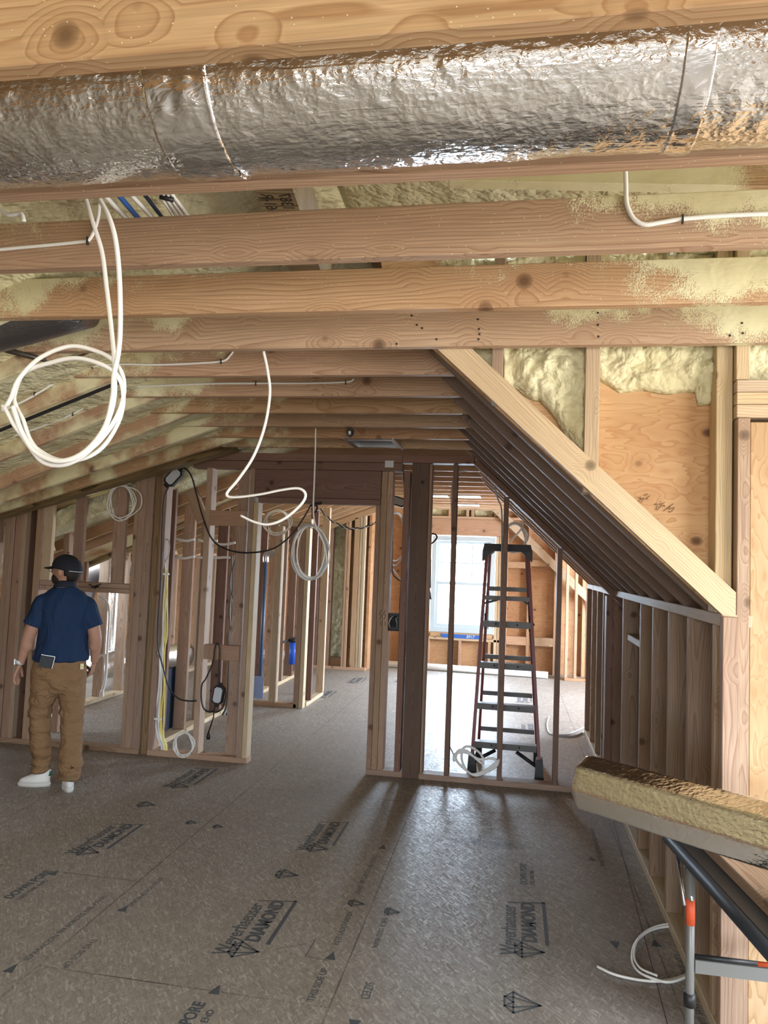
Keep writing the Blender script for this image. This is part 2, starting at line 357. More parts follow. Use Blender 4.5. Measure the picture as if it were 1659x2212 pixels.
def spline(pts, sub=8, closed=False):
    P = [Vector(p) for p in pts]; out = []; n = len(P)
    for i in range(n if closed else n-1):
        p0 = P[(i-1) % n] if closed or i > 0 else P[0]*2-P[1]; p1 = P[i]; p2 = P[(i+1) % n]; p3 = P[(i+2) % n] if closed or i+2 < n else P[-1]*2-P[-2]
        for k in range(sub):
            u = k/sub; out.append(.5*((2*p1)+(p2-p0)*u+(2*p0-5*p1+4*p2-p3)*u*u+(3*p1-p0-3*p2+p3)*u**3))
    out.append(P[0] if closed else P[-1]); return out
def cable(name, pts, r, mat, label=None, cat='cable', group=None, parent=None, sub=8, flat=1.0, n=8):
    o = MB().tube(spline(pts, sub), r, n, flat).build(name, mat, parent)
    if label: tag(o, label, cat, group)
    return o
def pxl(pts, Y): return [at(x, y, 1, Y) for x, y in pts]
def textmesh(name, s, size, origin, xdir, ydir, mat, parent=None, off=0.0, depth=.0006, sx=1.0, align='LEFT', lift=.002):
    cu = bpy.data.curves.new(name, 'FONT'); cu.body = s; cu.size = size; cu.offset = off; cu.align_x = align; cu.extrude = depth/2
    tmp = bpy.data.objects.new('tmp', cu); C.objects.link(tmp); dg = bpy.context.evaluated_depsgraph_get(); dg.update()
    me = bpy.data.meshes.new_from_object(tmp.evaluated_get(dg)); bpy.data.objects.remove(tmp); me.materials.clear(); me.materials.append(mat)
    X = Vector(xdir).normalized(); Y = Vector(ydir).normalized(); Z = X.cross(Y); O = Vector(origin)+Z*lift
    for v in me.vertices: v.co = O+X*(v.co.x*sx)+Y*v.co.y+Z*v.co.z
    o = bpy.data.objects.new(name, me); C.objects.link(o)
    if parent: o.parent = parent
    return o
ORD = ['first', 'second', 'third', 'fourth', 'fifth', 'sixth', 'seventh', 'eighth', 'ninth', 'tenth', 'eleventh', 'twelfth', 'thirteenth', 'fourteenth', 'fifteenth', 'sixteenth', 'seventeenth', 'eighteenth', 'nineteenth', 'twentieth', 'twenty-first', 'twenty-second', 'twenty-third', 'twenty-fourth', 'twenty-fifth', 'twenty-sixth']

# ---------------------------------------------------------------- dimensions
ZC, PIT_J, JT, JH = 2.488, .431, .04, .145
YP, YPB = 5.752, 5.862                       # partition front and back
def YJ(k): return 1.16+PIT_J*(k-1)           # rear face of joist k
def lslope(Y): return .385 if Y < 4.2 else max(.285, .385-(Y-4.2)*.092)
def lz(X, Y): return 2.475-max(0, -1.98-X)*lslope(Y if Y < 5.9 else 4)
def rz(X): return 2.488-.93*(X+.31)          # underside of the steep right slope

# ================================================================ SHELL
o = struct(MB().box(-9.1, 2.9, -3.1, 13.0, -.06, 0).build('floor', M_OSB))
def foamsheet(name, fn, x0, x1, y0, y1, nx, ny, amp=.02, mat=None, thick=.12):
    vs = []; fs = []
    for j in range(ny+1):
        for i in range(nx+1):
            x = x0+(x1-x0)*i/nx; y = y0+(y1-y0)*j/ny; z = fn(x, y)
            d = noise.fractal(Vector((x*3, y*3, 1.3)), 1, 2, 4)*amp + abs(noise.noise(Vector((x*14, y*14, 5))))*amp*.7
            vs.append((x, y, z-d))
    for j in range(ny):
        for i in range(nx): a = j*(nx+1)+i; fs.append((a, a+1, a+nx+2, a+nx+1))
    me = bpy.data.meshes.new(name); me.from_pydata(vs, [], fs); me.materials.append(mat or M_FOAM)
    for p in me.polygons: p.use_smooth = True
    o = bpy.data.objects.new(name, me); C.objects.link(o)
    md = o.modifiers.new('thickness', 'SOLIDIFY'); md.thickness = thick; md.offset = 1
    return struct(o)
RX, RZ = -.69, 3.044
def roofL(x, y):
    return lz(x, y)+.085+.09*min(1, max(0, (y-4.95)/.4))*min(1, max(0, (-1.98-x)/.5)) if x < -1.98 else 2.56+.385*(x+1.98)
foamsheet('ceiling', roofL, -4.9, RX, -3.0, 5.86, 150, 260)
foamsheet('ceiling', lambda x, y: 3.06-.12*(x-RX), RX, 2.85, -3.0, 2.99, 90, 140)
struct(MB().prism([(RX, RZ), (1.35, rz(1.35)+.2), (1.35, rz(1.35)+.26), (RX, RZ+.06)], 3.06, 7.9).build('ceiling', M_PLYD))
foamsheet('ceiling', lambda x, y: 2.58+.385*(x+1.98) if x > -1.98 else 2.58+.385*(x+1.98), -4.3, RX, 5.86, 12.1, 60, 60)
struct(MB().prism([(RX, RZ), (2.85, 2.62), (2.85, 2.7), (RX, RZ+.08)], 7.9, 12.1).build('ceiling', M_PLYF))
# left back rooms: low foam ceiling
foamsheet('ceiling', lambda x, y: 2.42+.13*(x+3), -9.1, -2.98, 7.3, 13.0, 60, 40, mat=M_FOAM2)
# foam slope between partition top and the strand beam behind it
def backslope():
    a = at(168, 1232, 1, 7.25); b = at(520, 1083, 1, 7.25); vs = []; n = 30; m = 14
    sl = (b.z-a.z)/(b.x-a.x)
    for j in range(m+1):
        for i in range(n+1):
            x = -5.6+(-2.1+5.6)*i/n; y = 5.87+(7.3-5.87)*j/m
            zt = lz(x, 5.6)+.1; zb = a.z+.02+(x-a.x)*sl; u = j/m
            vs.append((x, y, zt*(1-u)+zb*u+noise.noise(Vector((x*3, y*3, 0)))*.03))
    fs = [(j*(n+1)+i, j*(n+1)+i+1, (j+1)*(n+1)+i+1, (j+1)*(n+1)+i) for j in range(m) for i in range(n)]
    me = bpy.data.meshes.new('ceiling'); me.from_pydata(vs, [], fs); me.materials.append(M_FOAM2)
    for p in me.polygons: p.use_smooth = True
    o = bpy.data.objects.new('ceiling', me); C.objects.link(o); md = o.modifiers.new('thickness', 'SOLIDIFY'); md.thickness = .05; md.offset = 1; struct(o)
    sbox('strand_beam', (-5.6, a.z+(-5.6-a.x)*sl), (-2.15, b.z+(-2.15-b.x)*sl), 7.25, 7.36, .15, M_PSL,
         'dark strand lumber beam sloping up behind the jack studs left of the doorway', 'beam')
backslope()
# outer walls
def wall_open(name, plane, v, th, a0, a1, z0, z1, oa0, oa1, oz0, oz1, mat):
    m = MB()
    def b(p0, p1, q0, q1):
        if plane == 'x': m.box(v, v+th, p0, p1, q0, q1)
        else: m.box(p0, p1, v, v+th, q0, q1)
    if oa0 is None: b(a0, a1, z0, z1)
    else: b(a0, oa0, z0, z1); b(oa1, a1, z0, z1); b(oa0, oa1, z0, oz0); b(oa0, oa1, oz1, z1)
    return struct(m.build(name, mat))
wall_open('wall_right', 'x', 2.7, .1, -3.05, 3.04, 0, 2.75, 0, 2.4, .8, 2.3, M_PLY)
wall_open('wall_right', 'x', 2.7, .1, 7.86, 12.1, 0, 2.75, 8.3, 10.9, .7, 2.3, M_PLYF)
wall_open('wall_back', 'y', -3.05, .1, -5, 2.8, 0, 3.3, -1.1, 1.7, .75, 2.25, M_PLY)
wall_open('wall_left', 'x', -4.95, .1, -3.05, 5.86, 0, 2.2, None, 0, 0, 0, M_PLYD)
wall_open('wall_left', 'x', -9.1, .1, 5.8, 13.0, 0, 2.4, 7.5, 10.5, .55, 1.85, M_PLYD)  # unseen opening, added to let light into the back rooms
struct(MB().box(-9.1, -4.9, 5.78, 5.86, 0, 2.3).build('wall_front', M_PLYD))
struct(MB().box(-9.1, -3.0, 12.9, 13.0, 0, 2.6).build('wall_far', M_PLYF))
wall_open('wall_far', 'y', 11.98, .06, -3.4, 2.8, 0, 3.1, -1.28, -.25, .56, 2.1, M_PLYF)
# kneewall backing
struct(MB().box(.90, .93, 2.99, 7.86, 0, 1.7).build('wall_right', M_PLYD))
# cheek walls of the dormers (triangles above the slope plus the part right of the kneewall)
struct(MB().prism([(.93, 0), (2.8, 0), (2.8, 2.75), (-.6, 3.02), (-.55, 2.72), (.93, 1.35)], 3.03, 3.05).build('wall_cheek', M_PLY))
struct(MB().prism([(.93, 0), (2.8, 0), (2.8, 2.75), (-.6, 3.02), (-.55, 2.72), (.93, 1.35)], 7.86, 7.89).build('wall_cheek', M_PLYF))

# ================================================================ CEILING JOISTS
jl = {1: 'foremost ceiling joist at the very top, in front of the big foil duct',
      2: 'ceiling joist just behind the big foil duct, carrying its lower edge',
      3: 'deep ceiling joist with the white cable turning right and a big round knot',
      4: 'reddish ceiling joist with foam overspray at its upper right',
      5: 'long ceiling joist nailed to the studs over the steep slope'}
for k in range(1, 12):
    y1 = YJ(k); xr = 2.7 if k <= 5 else -.17
    xl = -2.7 if k <= 4 else -2.25
    bbox('ceiling_joist', xl, xr, y1-JT, y1, ZC, ZC+JH, M_J,
         jl.get(k, '%s ceiling joist back from the duct, running between left rafters and steep slope' % ORD[k-1]), 'joist', 'ceiling joists of the front room')
bpy.context.view_layer.update()
J5 = [o for o in bpy.data.objects if o.name.startswith('ceiling_joist')][4]
for x, y in ((890, 682), (901, 702), (912, 709), (943, 733), (857, 743), (1033, 690), (1035, 711), (1036, 722), (1034, 733), (1292, 676), (1292, 702), (1293, 727), (1603, 698), (1605, 720), (1577, 725)):
    p = at(x, y, 1, YJ(5)-JT-.0008); q = MB().tube([p+Vector((0, .002, 0)), p-Vector((0, .0012, 0))], .0042, 8).build('nail_head', M_STA); q.parent = J5; q.matrix_parent_inverse = J5.matrix_world.inverted()
for k in range(13, 26):
    y1 = YJ(k); xr = -.17 if y1 < 7.9 else 2.6
    bbox('ceiling_joist', -2.3, xr, y1-JT, y1, ZC, ZC+JH, M_ORG, 'orange ceiling joist of the far room, %s beyond the framed wall' % ORD[k-13], 'joist', 'ceiling joists of the far room')
# left rafters
for k in range(1, 11):
    Y = YJ(k); s = lslope(Y); xe = -4.85
    sbox('left_rafter', (xe, 2.475-(-1.98-xe)*s), (-1.98+.22, 2.475+.22*s), Y+.002, Y+.042, .15, M_RF,
         'foam-dusted rafter sloping down to the left, beside the %s ceiling joist' % ORD[k-1], 'rafter', 'left rafters of the front room')
for k in range(13, 26):
    Y = YJ(k)
    sbox('left_rafter', (-4.2, 2.475-2.22*.385), (-1.76, 2.475+.22*.385), Y+.002, Y+.042, .14, M_ORG,
         'orange rafter sloping left in the far room, %s beyond the framed wall' % ORD[k-13], 'rafter', 'left rafters of the far room')
sbox('dark_gap_strip', (-4.0, 2.475-2.02*.385), (-1.93, 2.475+.05*.385), YJ(6)+.044, YJ(6)+.085, .05, M_BLK, 'thin black strip painting the dark gap along the rafter behind the big white coil', 'strip')  # black board stands in for the shade in the gap
bbox('tie_plate', -1.01, -.94, YP-.004, YP-.001, 2.385, 2.44, M_GAL, 'small steel tie plate over the right end of the doorway header', 'plate')
# strand beam along the head of the partition
sbox('strand_beam', (-4.85, 1.901-.67*.294), (-2.2, 2.421+.2*.294), 5.52, 5.66, .15, M_PSL, 'yellow-brown strand lumber beam sloping across the top left of the framed wall', 'beam')
# steep right rafters
xr_e = .93
def steep(Y, mat, lab, k, grp, top=-.33):
    sbox('steep_rafter', (top-.02, rz(top-.02)), (xr_e, rz(xr_e)), Y-JT, Y, .15, mat, lab, 'rafter', grp)
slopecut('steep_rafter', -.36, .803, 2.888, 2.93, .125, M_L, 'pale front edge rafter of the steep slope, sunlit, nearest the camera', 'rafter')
yk = 3.09; k = 0
while yk < 5.74:
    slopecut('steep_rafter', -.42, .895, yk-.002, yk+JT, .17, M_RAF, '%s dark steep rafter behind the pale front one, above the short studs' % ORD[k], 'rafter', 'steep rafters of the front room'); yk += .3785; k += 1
yk = 5.98; k = 0
while yk < 7.85:
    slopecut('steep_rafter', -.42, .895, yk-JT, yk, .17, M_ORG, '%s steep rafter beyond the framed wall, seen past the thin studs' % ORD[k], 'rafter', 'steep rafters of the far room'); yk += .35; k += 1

# ================================================================ FRAMED PARTITION
G = 'studs of the framed wall'
def plate(x0, x1, z0, z1, lab, mat=M_S, y0=YP, y1=YPB, name='wall_plate'): return bbox(name, x0, x1, y0, y1, z0, z1, mat, lab, 'wall plate', None)
plate(-4.9, -2.96, 0, .042, 'bottom plate left of the cable-carrying stud, behind the standing man')
plate(-2.885, -2.035, 0, .042, 'short bottom plate under the work light, ending at the doorway')
plate(-1.07, .86, 0, .042, 'long bottom plate right of the doorway, in front of the ladder')
def ptop(x): return 2.455-max(0, -2.62-x)*.29
# sloping top plate left
sbox('wall_plate', (-4.9, ptop(-4.9)-.04), (-2.62, ptop(-2.62)-.04), YP, YPB, .042, M_S, 'sloping top plate under the strand beam', 'wall plate')
plate(-2.62, -.872, 2.425, 2.487, 'upper top plate over the doorway', M_R)
def stud(x0, x1, z0, z1, lab, mat=M_S, y0=YP+.002, y1=YPB-.002, name='wall_stud', grp=G): return bbox(name, x0, x1, y0, y1, z0, z1, mat, lab, 'stud', grp)
L = [(-4.46, -4.40, 'stud at the extreme left edge, partly cut off by the frame'), (-4.308, -4.266, 'narrow stud, left half of the pair at the far left'), (-4.264, -4.222, 'narrow stud, right half of the pair at the far left'),
     (-4.213, -4.152, 'grey-brown stud left of the man, left half of the wide pair'), (-4.150, -4.112, 'grey-brown stud left of the man, right half of the wide pair')]
for a, b, l in L: stud(a, b, .042, ptop(b)-.05, l)
stud(-4.098, -4.026, .042, ptop(-4.03)-.05, 'set-back dark stud between the wide pair and the man', M_D, YP+.05, YPB)
stud(-4.016, -3.982, .042, ptop(-3.98)-.05, 'thin stud edge behind the left shoulder of the man')
stud(-3.980, -3.955, .042, ptop(-3.9)-.05, 'king stud at the left end of the low header')
for a, b, w in ((-3.953, -3.862, 'left'), (-3.66, -3.572, 'middle'), (-3.305, -3.195, 'right')):
    stud(a, b, 1.377, ptop(a)-.05, 'flat jack stud standing on the low header, %s one of three' % w, M_L if w == 'left' else M_S, YP+.002, YP+.045, 'jack_stud', 'jack studs on the low header')
bbox('low_header', -3.95, -3.124, YP, YPB, 1.295, 1.334, M_S, 'lower board of the low header behind the head of the man', 'header')
bbox('low_header', -3.95, -3.124, YP+.002, YPB, 1.336, 1.375, M_S, 'upper board of the low header, black marker scribble on its face', 'header')
for a, b, l in ((-3.122, -3.087, 'left'), (-3.085, -3.025, 'middle'), (-3.023, -2.956, 'right')):
    stud(a, b, .042, ptop(b)-.05, '%s stud of the triple stack right of the low header' % l)
stud(-2.95, -2.89, .0, ptop(-2.9)-.02, 'rough amber strand lumber post left of the cable bundle', M_POST, YP+.02, YPB+.02, 'wooden_post', None)
stud(-2.885, -2.839, .042, ptop(-2.84)-.05, 'stud carrying the bundle of white and yellow cables')
stud(-2.497, -2.447, .042, 2.42, 'stud with the brightly lit right side, left of the hanging work light')
stud(-2.241, -2.152, .042, 2.42, 'set-back flat brown stud just left of the doorway pack', M_S, YP+.06, YPB)
stud(-2.121, -2.081, .042, 2.42, 'left stud of the doorway pack on the left'); stud(-2.079, -2.040, .042, 2.085, 'trimmer stud forming the left edge of the doorway, side brightly lit', M_L)  # trimmer in pale lumber: the light on its side is put into the colour
bbox('blocking', -2.437, -2.140, YP-.002, YP+.04, .80, .92, M_S, 'lower wooden block with a bored hole, work light cord hooked over it', 'blocking')
bbox('blocking', -2.459, -2.140, YP-.002, YP+.04, 1.885, 2.01, M_S, 'upper wooden block between the studs left of the doorway', 'blocking')
# door header
bbox('door_header', -2.040, -1.035, YP, YPB, 2.085, 2.128, M_R, 'thin bottom board of the header over the doorway', 'header')
bbox('door_header', -2.079, -1.035, YP+.002, YPB, 2.130, 2.355, M_R, 'wide reddish-brown header beam over the doorway', 'header')
bbox('door_header', -2.62, -.87, YP+.001, YPB, 2.357, 2.422, M_R, 'lower top plate resting on the doorway header', 'header')
for a, b, l in ((-1.070, -1.032, 'left'), (-1.030, -.984, 'middle'), (-.982, -.940, 'right, white-lit')):
    stud(a, b, .042, 2.085 if l == 'left' else 2.355, '%s stud of the pack right of the doorway' % l)
stud(-.852, -.805, .042, 2.355, 'stud between the black switch box and the dark post', M_R)
stud(-.790, -.655, .0, 2.424, 'thick dark brown post right of the doorway', M_D, YP, YP+.14, 'wooden_post', None)
stud(-.653, -.632, .042, 2.42, 'thin pale strip stud against the right side of the dark post', M_S)
stud(-.469, -.433, .042, 2.42, 'slender stud in front of the window, between dark post and ladder', M_R)
for a, b, l in ((-.073, -.035, 'slender stud running in front of the ladder'), (.337, .374, 'slender stud right of the ladder')):
    stud(a, b, .042, rz(b)-.06, l, M_R)
plate(-.87, -.31, 2.425, 2.487, 'short upper plate between the dark post and the steep slope', M_R)
sbox('wall_plate', (-.31, rz(-.31)-.062), (.86, rz(.86)-.062), YP, YPB, .04, M_R, 'steep top plate following the slope above the ladder', 'wall plate')
stud(.70, .745, .042, rz(.74)-.06, 'dark corner stud where the framed wall meets the short studs', M_R)
# ================================================================ KNEEWALL
KX, KB = .755, .86
def kneewall(y0, y1, ys, where, mat, grp, tm):
    bbox('wall_plate', KX, KB, y0, y1, 0, .045, M_L, 'bottom plate of the short right wall, %s' % where, 'wall plate')
    bbox('wall_plate', KX, KB, y0, y1, 1.452, 1.497, tm, 'top plate of the short right wall, %s' % where, 'wall plate')
    for i, y in enumerate(ys):
        bbox('short_stud', KX+.001, KB-.001, y, y+.04, .045, 1.452, mat, '%s short stud of the low right wall counted from the near end, %s' % (ORD[i], where), 'stud', grp)
kneewall(2.89, 5.75, (2.98, 3.40, 3.80, 4.21, 4.60, 5.30), 'front room', M_S, 'short studs of the front room', M_L)
kneewall(5.865, 7.84, (6.0, 6.42, 6.85, 7.28, 7.78), 'beyond the ladder', M_S, 'short studs beyond the ladder', M_L)
bbox('wooden_post', .747, .803, 2.842, 2.884, 0, 1.49, M_S, 'grey-brown post at the near end of the low right wall', 'post')
bbox('blocking', KX+.02, KB, 4.66, 5.28, 1.18, 1.22, M_L, 'pale horizontal block in the open bay of the low right wall', 'blocking')
# ================================================================ NEAR CHEEK WALL
for a, b, z0, l in ((.262, .317, rz(.262)-.02, 'pale short stud standing on the steep rafter, left of the wide plywood bay'), (.742, .800, 1.50, 'long pale stud on the right of the wide plywood bay')):
    bbox('cheek_stud', a, b, 2.932, 3.028, z0, 2.9, M_L, l, 'stud')
bbox('cheek_stud', -.10, -.055, 2.932, 3.028, rz(-.1)+.0, 2.9, M_S, 'small stud at the top of the steep slope beside the foam', 'stud')
bbox('cheek_stud', .803, .850, 2.90, 2.99, 2.365, 2.9, M_L, 'short cripple stud above the stacked header boards', 'stud')
for i, (z0, z1) in enumerate(((2.318, 2.362), (2.272, 2.316), (2.222, 2.270))):
    bbox('stacked_header', .803, 2.6, 2.892, 2.985, z0, z1, M_L, '%s board of the stacked header at the right edge' % ('top', 'middle', 'bottom')[i], 'header')
bbox('panel_stud', .806, .850, 2.89, 2.985, 0, 2.220, M_S, 'pinkish stud left of the wide fir panel at the right edge', 'stud')
bbox('fir_panel', .852, 1.9, 2.895, 2.93, 0, 2.205, M_PLYV, 'wide pale fir panel with vertical grain at the right edge', 'panel')
# foam pockets of the cheek wall
def foampad(name, poly_top, x0, x1, zbot, ztop, ybase, depth, label, nx=46, nz=40, kind=True):
    vs = []; fs = []
    for j in range(nz+1):
        for i in range(nx+1):
            u = i/nx; x = x0+(x1-x0)*u; zb = zbot(u); z = zb+(ztop-zb)*j/nz
            e = min(1, (z-zb)/.07)*(.3+.7*min(1, (ztop-zb)/.25)); d = depth*max(0, e)**.5
            q = Vector((x*13, z*13, 3.1)); d *= .65+.5*abs(noise.noise(q))+.35*noise.cell(Vector((x*24+noise.noise(q)*1.5, z*17, 0)))*.5
            vs.append((x, ybase-max(d, -.002), z))
    for j in range(nz):
        for i in range(nx): a = j*(nx+1)+i; fs.append((a, a+1, a+nx+2, a+nx+1))
    me = bpy.data.meshes.new(name); me.from_pydata(vs, [], fs); me.materials.append(M_FOAM)
    for p in me.polygons: p.use_smooth = True
    o = bpy.data.objects.new(name, me); C.objects.link(o); md = o.modifiers.new('t', 'SOLIDIFY'); md.thickness = .01; md.offset = -1
    return tag(o, label, 'spray foam')
nb = lambda u, a: noise.noise(Vector((u*4, a, 0)))*.02
foampad('spray_foam', None, -.053, .262, lambda u: 2.36-.10*u-.33*max(0, (u-.45))**1.1*1.15+nb(u, 1), 2.9, 3.03, .07, 'pale yellow spray foam pocket left of the short pale stud')
foampad('spray_foam', None, .318, .742, lambda u: (2.40-.055*min(1, u*5)-(.05 if u > .88 else 0))+nb(u, 2), 2.9, 3.03, .06, 'pale yellow spray foam pocket above the wide plywood bay')
foampad('spray_foam', None, .852, 1.9, lambda u: 2.37+nb(u, 3), 2.9, 3.03, .06, 'pale yellow spray foam pocket above the stacked header boards')
foampad('spray_foam', None, -.33, -.10, lambda u: rz(-.33+.23*u)+.12, 2.9, 3.03, .05, 'pale yellow spray foam pocket at the peak of the steep slope')
# upper roof beam seen in the gap above the second joist, with stamped grade text
A = at(545, 385, 2, 2.75); B = at(665, 490, 2, 2.70)
lvl = empty('laminated_beam'); tag(lvl, 'laminated beam with black stamped characters, seen in the gap above the third joist', 'beam')
xb = at(600, 432, 2, 2.78)
mm = MB().box(-.06, .06, -.7, .9, 0, .2); ob = mm.build('beam_body', M_PSL, lvl); lvl.location = (xb.x, xb.y, 2.78); lvl.rotation_euler = (0, 0, .12)
X_ = (0, 1, 0); 
tx = textmesh('stamp_text', 'ESR-1387', .055, (.008, .17, -.001), (0, -1, 0), (1, 0, 0), M_PENK, lvl, .0008, lift=0.001)
tx = textmesh('stamp_text', '11161-R', .055, (-.048, .15, -.001), (0, -1, 0), (1, 0, 0), M_PENK, lvl, .0008, lift=0.001)
a = at(1180, 388, 2, 2.8); b = at(1659, 415, 2, 2.72)
sbox('hip_rafter', (a.x-.3, 2.84), (2.6, 2.64), 2.25, 2.30, .1, M_RF, 'orange rafter dusted with foam in the upper right gap', 'rafter')

# ================================================================ FAR ROOM
def wp(px, y, Y): return at(px, y, 1, Y).x
YF = 11.85
def fb(name, x0, x1, z0, z1, mat, lab, cat, grp=None, y0=YF, y1=11.975): return bbox(name, x0, x1, y0, y1, z0, z1, mat, lab, cat, grp)
# window
w = empty('window_1', (-.765, YF+.03, 1.33)); struct(w)
def wpart(nm, bx, mat): o = MB().box(*bx).build(nm, mat, w); return o
WX0, WX1, WZ0, WZ1 = -.50, .50, -.76, .76
m = MB(); m.box(WX0, WX0+.07, -.02, .07, WZ0, WZ1); m.box(WX1-.07, WX1, -.02, .07, WZ0, WZ1); m.box(WX0+.07, WX1-.07, -.02, .07, WZ1-.07, WZ1); m.box(WX0+.07, WX1-.07, -.02, .07, WZ0, WZ0+.08); m.build('window_frame', M_VIN, w)
def sash(z0, z1, y, nm, mun):
    m = MB(); a, b = WX0+.072, WX1-.072
    m.box(a, a+.045, y, y+.03, z0, z1); m.box(b-.045, b, y, y+.03, z0, z1); m.box(a+.045, b-.045, y, y+.03, z1-.045, z1); m.box(a+.045, b-.045, y, y+.03, z0, z0+.05)
    if mun:
        for k in (1, 2): xx = a+(b-a)*k/3; m.box(xx-.009, xx+.009, y+.008, y+.02, z0+.05, z1-.045)
        zz = (z0+z1)/2; m.box(a+.045, b-.045, y+.009, y+.019, zz-.009, zz+.009)
    s = m.build(nm, M_VIN, w)
    g = MB().box(a+.046, b-.046, y+.013, y+.016, z0+.051, z1-.046).build('window_pane', M_GLASS, s)
sash(-.01, WZ1-.072, .035, 'upper_sash', True); sash(WZ0+.082, .035, .0, 'lower_sash', False)
MB().box(-.03, .03, -.012, .0, .02, .035).build('sash_lock', M_VIN, w)
tp = empty('blue_tape_strip', (-.69, YF+.0, .515)); tag(tp, 'blue tape strip with white slanted numbers under the window', 'tape')
MB().prism([(-.40, .03), (.22, .03), (.22, -.03), (-.36, -.03)], -.004, -.001).build('tape_body', M_BLU, tp)
textmesh('tape_lettering', '8917', .062, (.01, -.004, -.018), (1, 0, 0), (.25, 0, 1), M_VIN, tp, .001, lift=.001)
fb('window_sill_board', -1.27, -.14, .45, .49, M_L, 'rough sill board under the far window', 'sill board')
fb('window_sill_board', -1.25, -.28, .495, .565, M_ORG, 'upper doubled sill board directly under the window frame', 'sill board', None, YF+.01)
fb('window_header', -1.40, -.12, 2.105, 2.37, M_ORG, 'wide orange header board over the far window', 'header')
fb('wall_plate', -1.42, 1.05, 2.372, 2.41, M_ORG, 'thin plate on top of the far window header', 'wall plate', None, YF-.01)
for i, x in enumerate((-1.42, -1.36)): fb('window_stud', x, x+.05, 0, 2.10, M_ORG, 'orange stud left of the far window, %s of two' % ('outer', 'inner')[i], 'stud')
for i, x in enumerate((-.255, -.205, -.155, -.105)): fb('window_stud', x, x+.045, .0, 2.10 if i < 2 else 2.37, M_ORG if i % 2 else M_L, '%s stud right of the far window, counted from the glass' % ORD[i], 'stud', 'trimmer studs beside the far window')
for i, x in enumerate((-1.30, -.80, -.34)): fb('cripple_stud', x, x+.042, 0, .45, M_ORG, '%s short stud under the far window sill' % ('left', 'middle', 'right')[i], 'stud')
for i, x in enumerate((-1.36, -1.02, -.74, -.66, -.30, -.2, .1)): fb('cripple_stud', x, x+.045, 2.412, 2.66, M_ORG, '%s cripple stud above the far window header, from the left' % ORD[i], 'stud', 'cripple studs above the far header', YF, 11.96)
for i, (x0, x1) in enumerate(((-1.31, -1.03), (-.97, -.75), (-.61, -.31))): foampad('spray_foam', None, x0, x1, lambda u: 2.415, 2.66, 11.975, .06, '%s yellow foam pocket above the far window' % ('left', 'middle', 'right')[i], 16, 12)
for i, x in enumerate((-2.02, -1.72, .245, .655, 1.08)): fb('far_wall_stud', x, x+.045, 0, 2.37, M_ORG, 'stud on the plywood of the far wall, %s from the left' % ORD[i], 'stud', 'studs of the far plywood wall')
for i, (x0, x1, z0, z1) in enumerate(((-.058, .243, .43, .56), (.292, .653, .43, .56), (-.058, .243, 1.62, 1.72), (.292, .653, 1.66, 1.76), (-1.675, -1.425, 1.55, 1.67), (-1.675, -1.425, 1.98, 2.08), (-1.675, -1.425, .55, .66))):
    fb('blocking', x0, x1, z0, z1, M_ORG, ('low horizontal block right of the far window', 'low horizontal block at the far right stud bay', 'high horizontal block right of the far window', 'high horizontal block at the far right stud bay', 'middle horizontal block left of the far window', 'high horizontal block left of the far window', 'low horizontal block left of the far window')[i], 'blocking')
sbox('far_rafter', (-.45, rz(-.45)+.0), (1.3, rz(1.3)+.0), 11.76, 11.80, .12, M_L, 'pale sloping rafter on the far plywood wall', 'rafter')
bbox('wall_plate', .80, 1.3, 11.36, 11.46, 0, .04, M_ORG, 'low plate on the floor at the far right', 'wall plate')
for i, x in enumerate((.80, .93, 1.1)): bbox('far_wall_stud', x, x+.04, 11.36, 11.46, .042, 2.2, M_ORG, '%s slim stud standing on the low far right plate' % ('left', 'middle', 'right')[i], 'stud')
# pvc pipe
a = at(792, 1427, 1, 11.62); b = at(1184, 1462, 1, 11.45)
o = MB().tube([(-2.17, 11.62, .052), (-.8, 11.56, .052), (.57, 11.45, .052)], .05, 16).build('pvc_pipe', M_PVC); tag(o, 'long white plastic pipe lying on the floor before the far wall', 'pipe')
cable('cable_loop', [(-1.62, 11.6, .0), (-1.60, 11.58, .15), (-1.45, 11.55, .27), (-1.30, 11.56, .15), (-1.30, 11.57, .01)], .012, M_WC, 'white hoop of cable sticking up behind the pipe')
# far-left angled wall
Y1 = 11.05
def fl(px0, px1, mat, lab, y0=Y1, y1=Y1+.1, zt=None, grp='studs of the far left wall'):
    x0, x1 = wp(px0, 1300, Y1), wp(px1, 1300, Y1); zt = zt or (2.455+(x1+2.0)*.385-.05)
    bbox('far_left_stud', x0, x1, y0, y1, .042, zt, mat, lab, 'stud', grp)
fl(676, 688, M_R, 'reddish stud at the left end of the far left wall'); fl(690, 699, M_S, 'pink stud beside the reddish one in the far left wall')
fl(702, 712, M_S, 'set-back stud left of the tall foam panel', Y1+.06, Y1+.2); fl(741, 745.5, M_ORG, 'thin stud right of the tall foam panel'); fl(746.5, 752, M_ORG, 'second thin stud right of the tall foam panel')
fl(760, 771, M_ORG, 'left stud of the wide knotty pack in the far left wall'); fl(772, 777, M_L, 'middle stud of the wide knotty pack in the far left wall'); fl(778, 784, M_L, 'right pale stud of the wide knotty pack in the far left wall')
xs0, xs1 = wp(716, 1300, 11.5), wp(745, 1300, 11.5)
foampad('spray_foam', None, xs0-.03, xs1+.06, lambda u: .12, 2.35, 11.5, .10, 'tall cream spray foam panel between studs of the far left wall', 24, 110)
struct(MB().box(-3.4, -2.16, 11.5, 11.54, 0, 2.6).build('wall_far', M_PLYF))
x0, x1 = wp(668, 1440, Y1), wp(788, 1445, Y1)
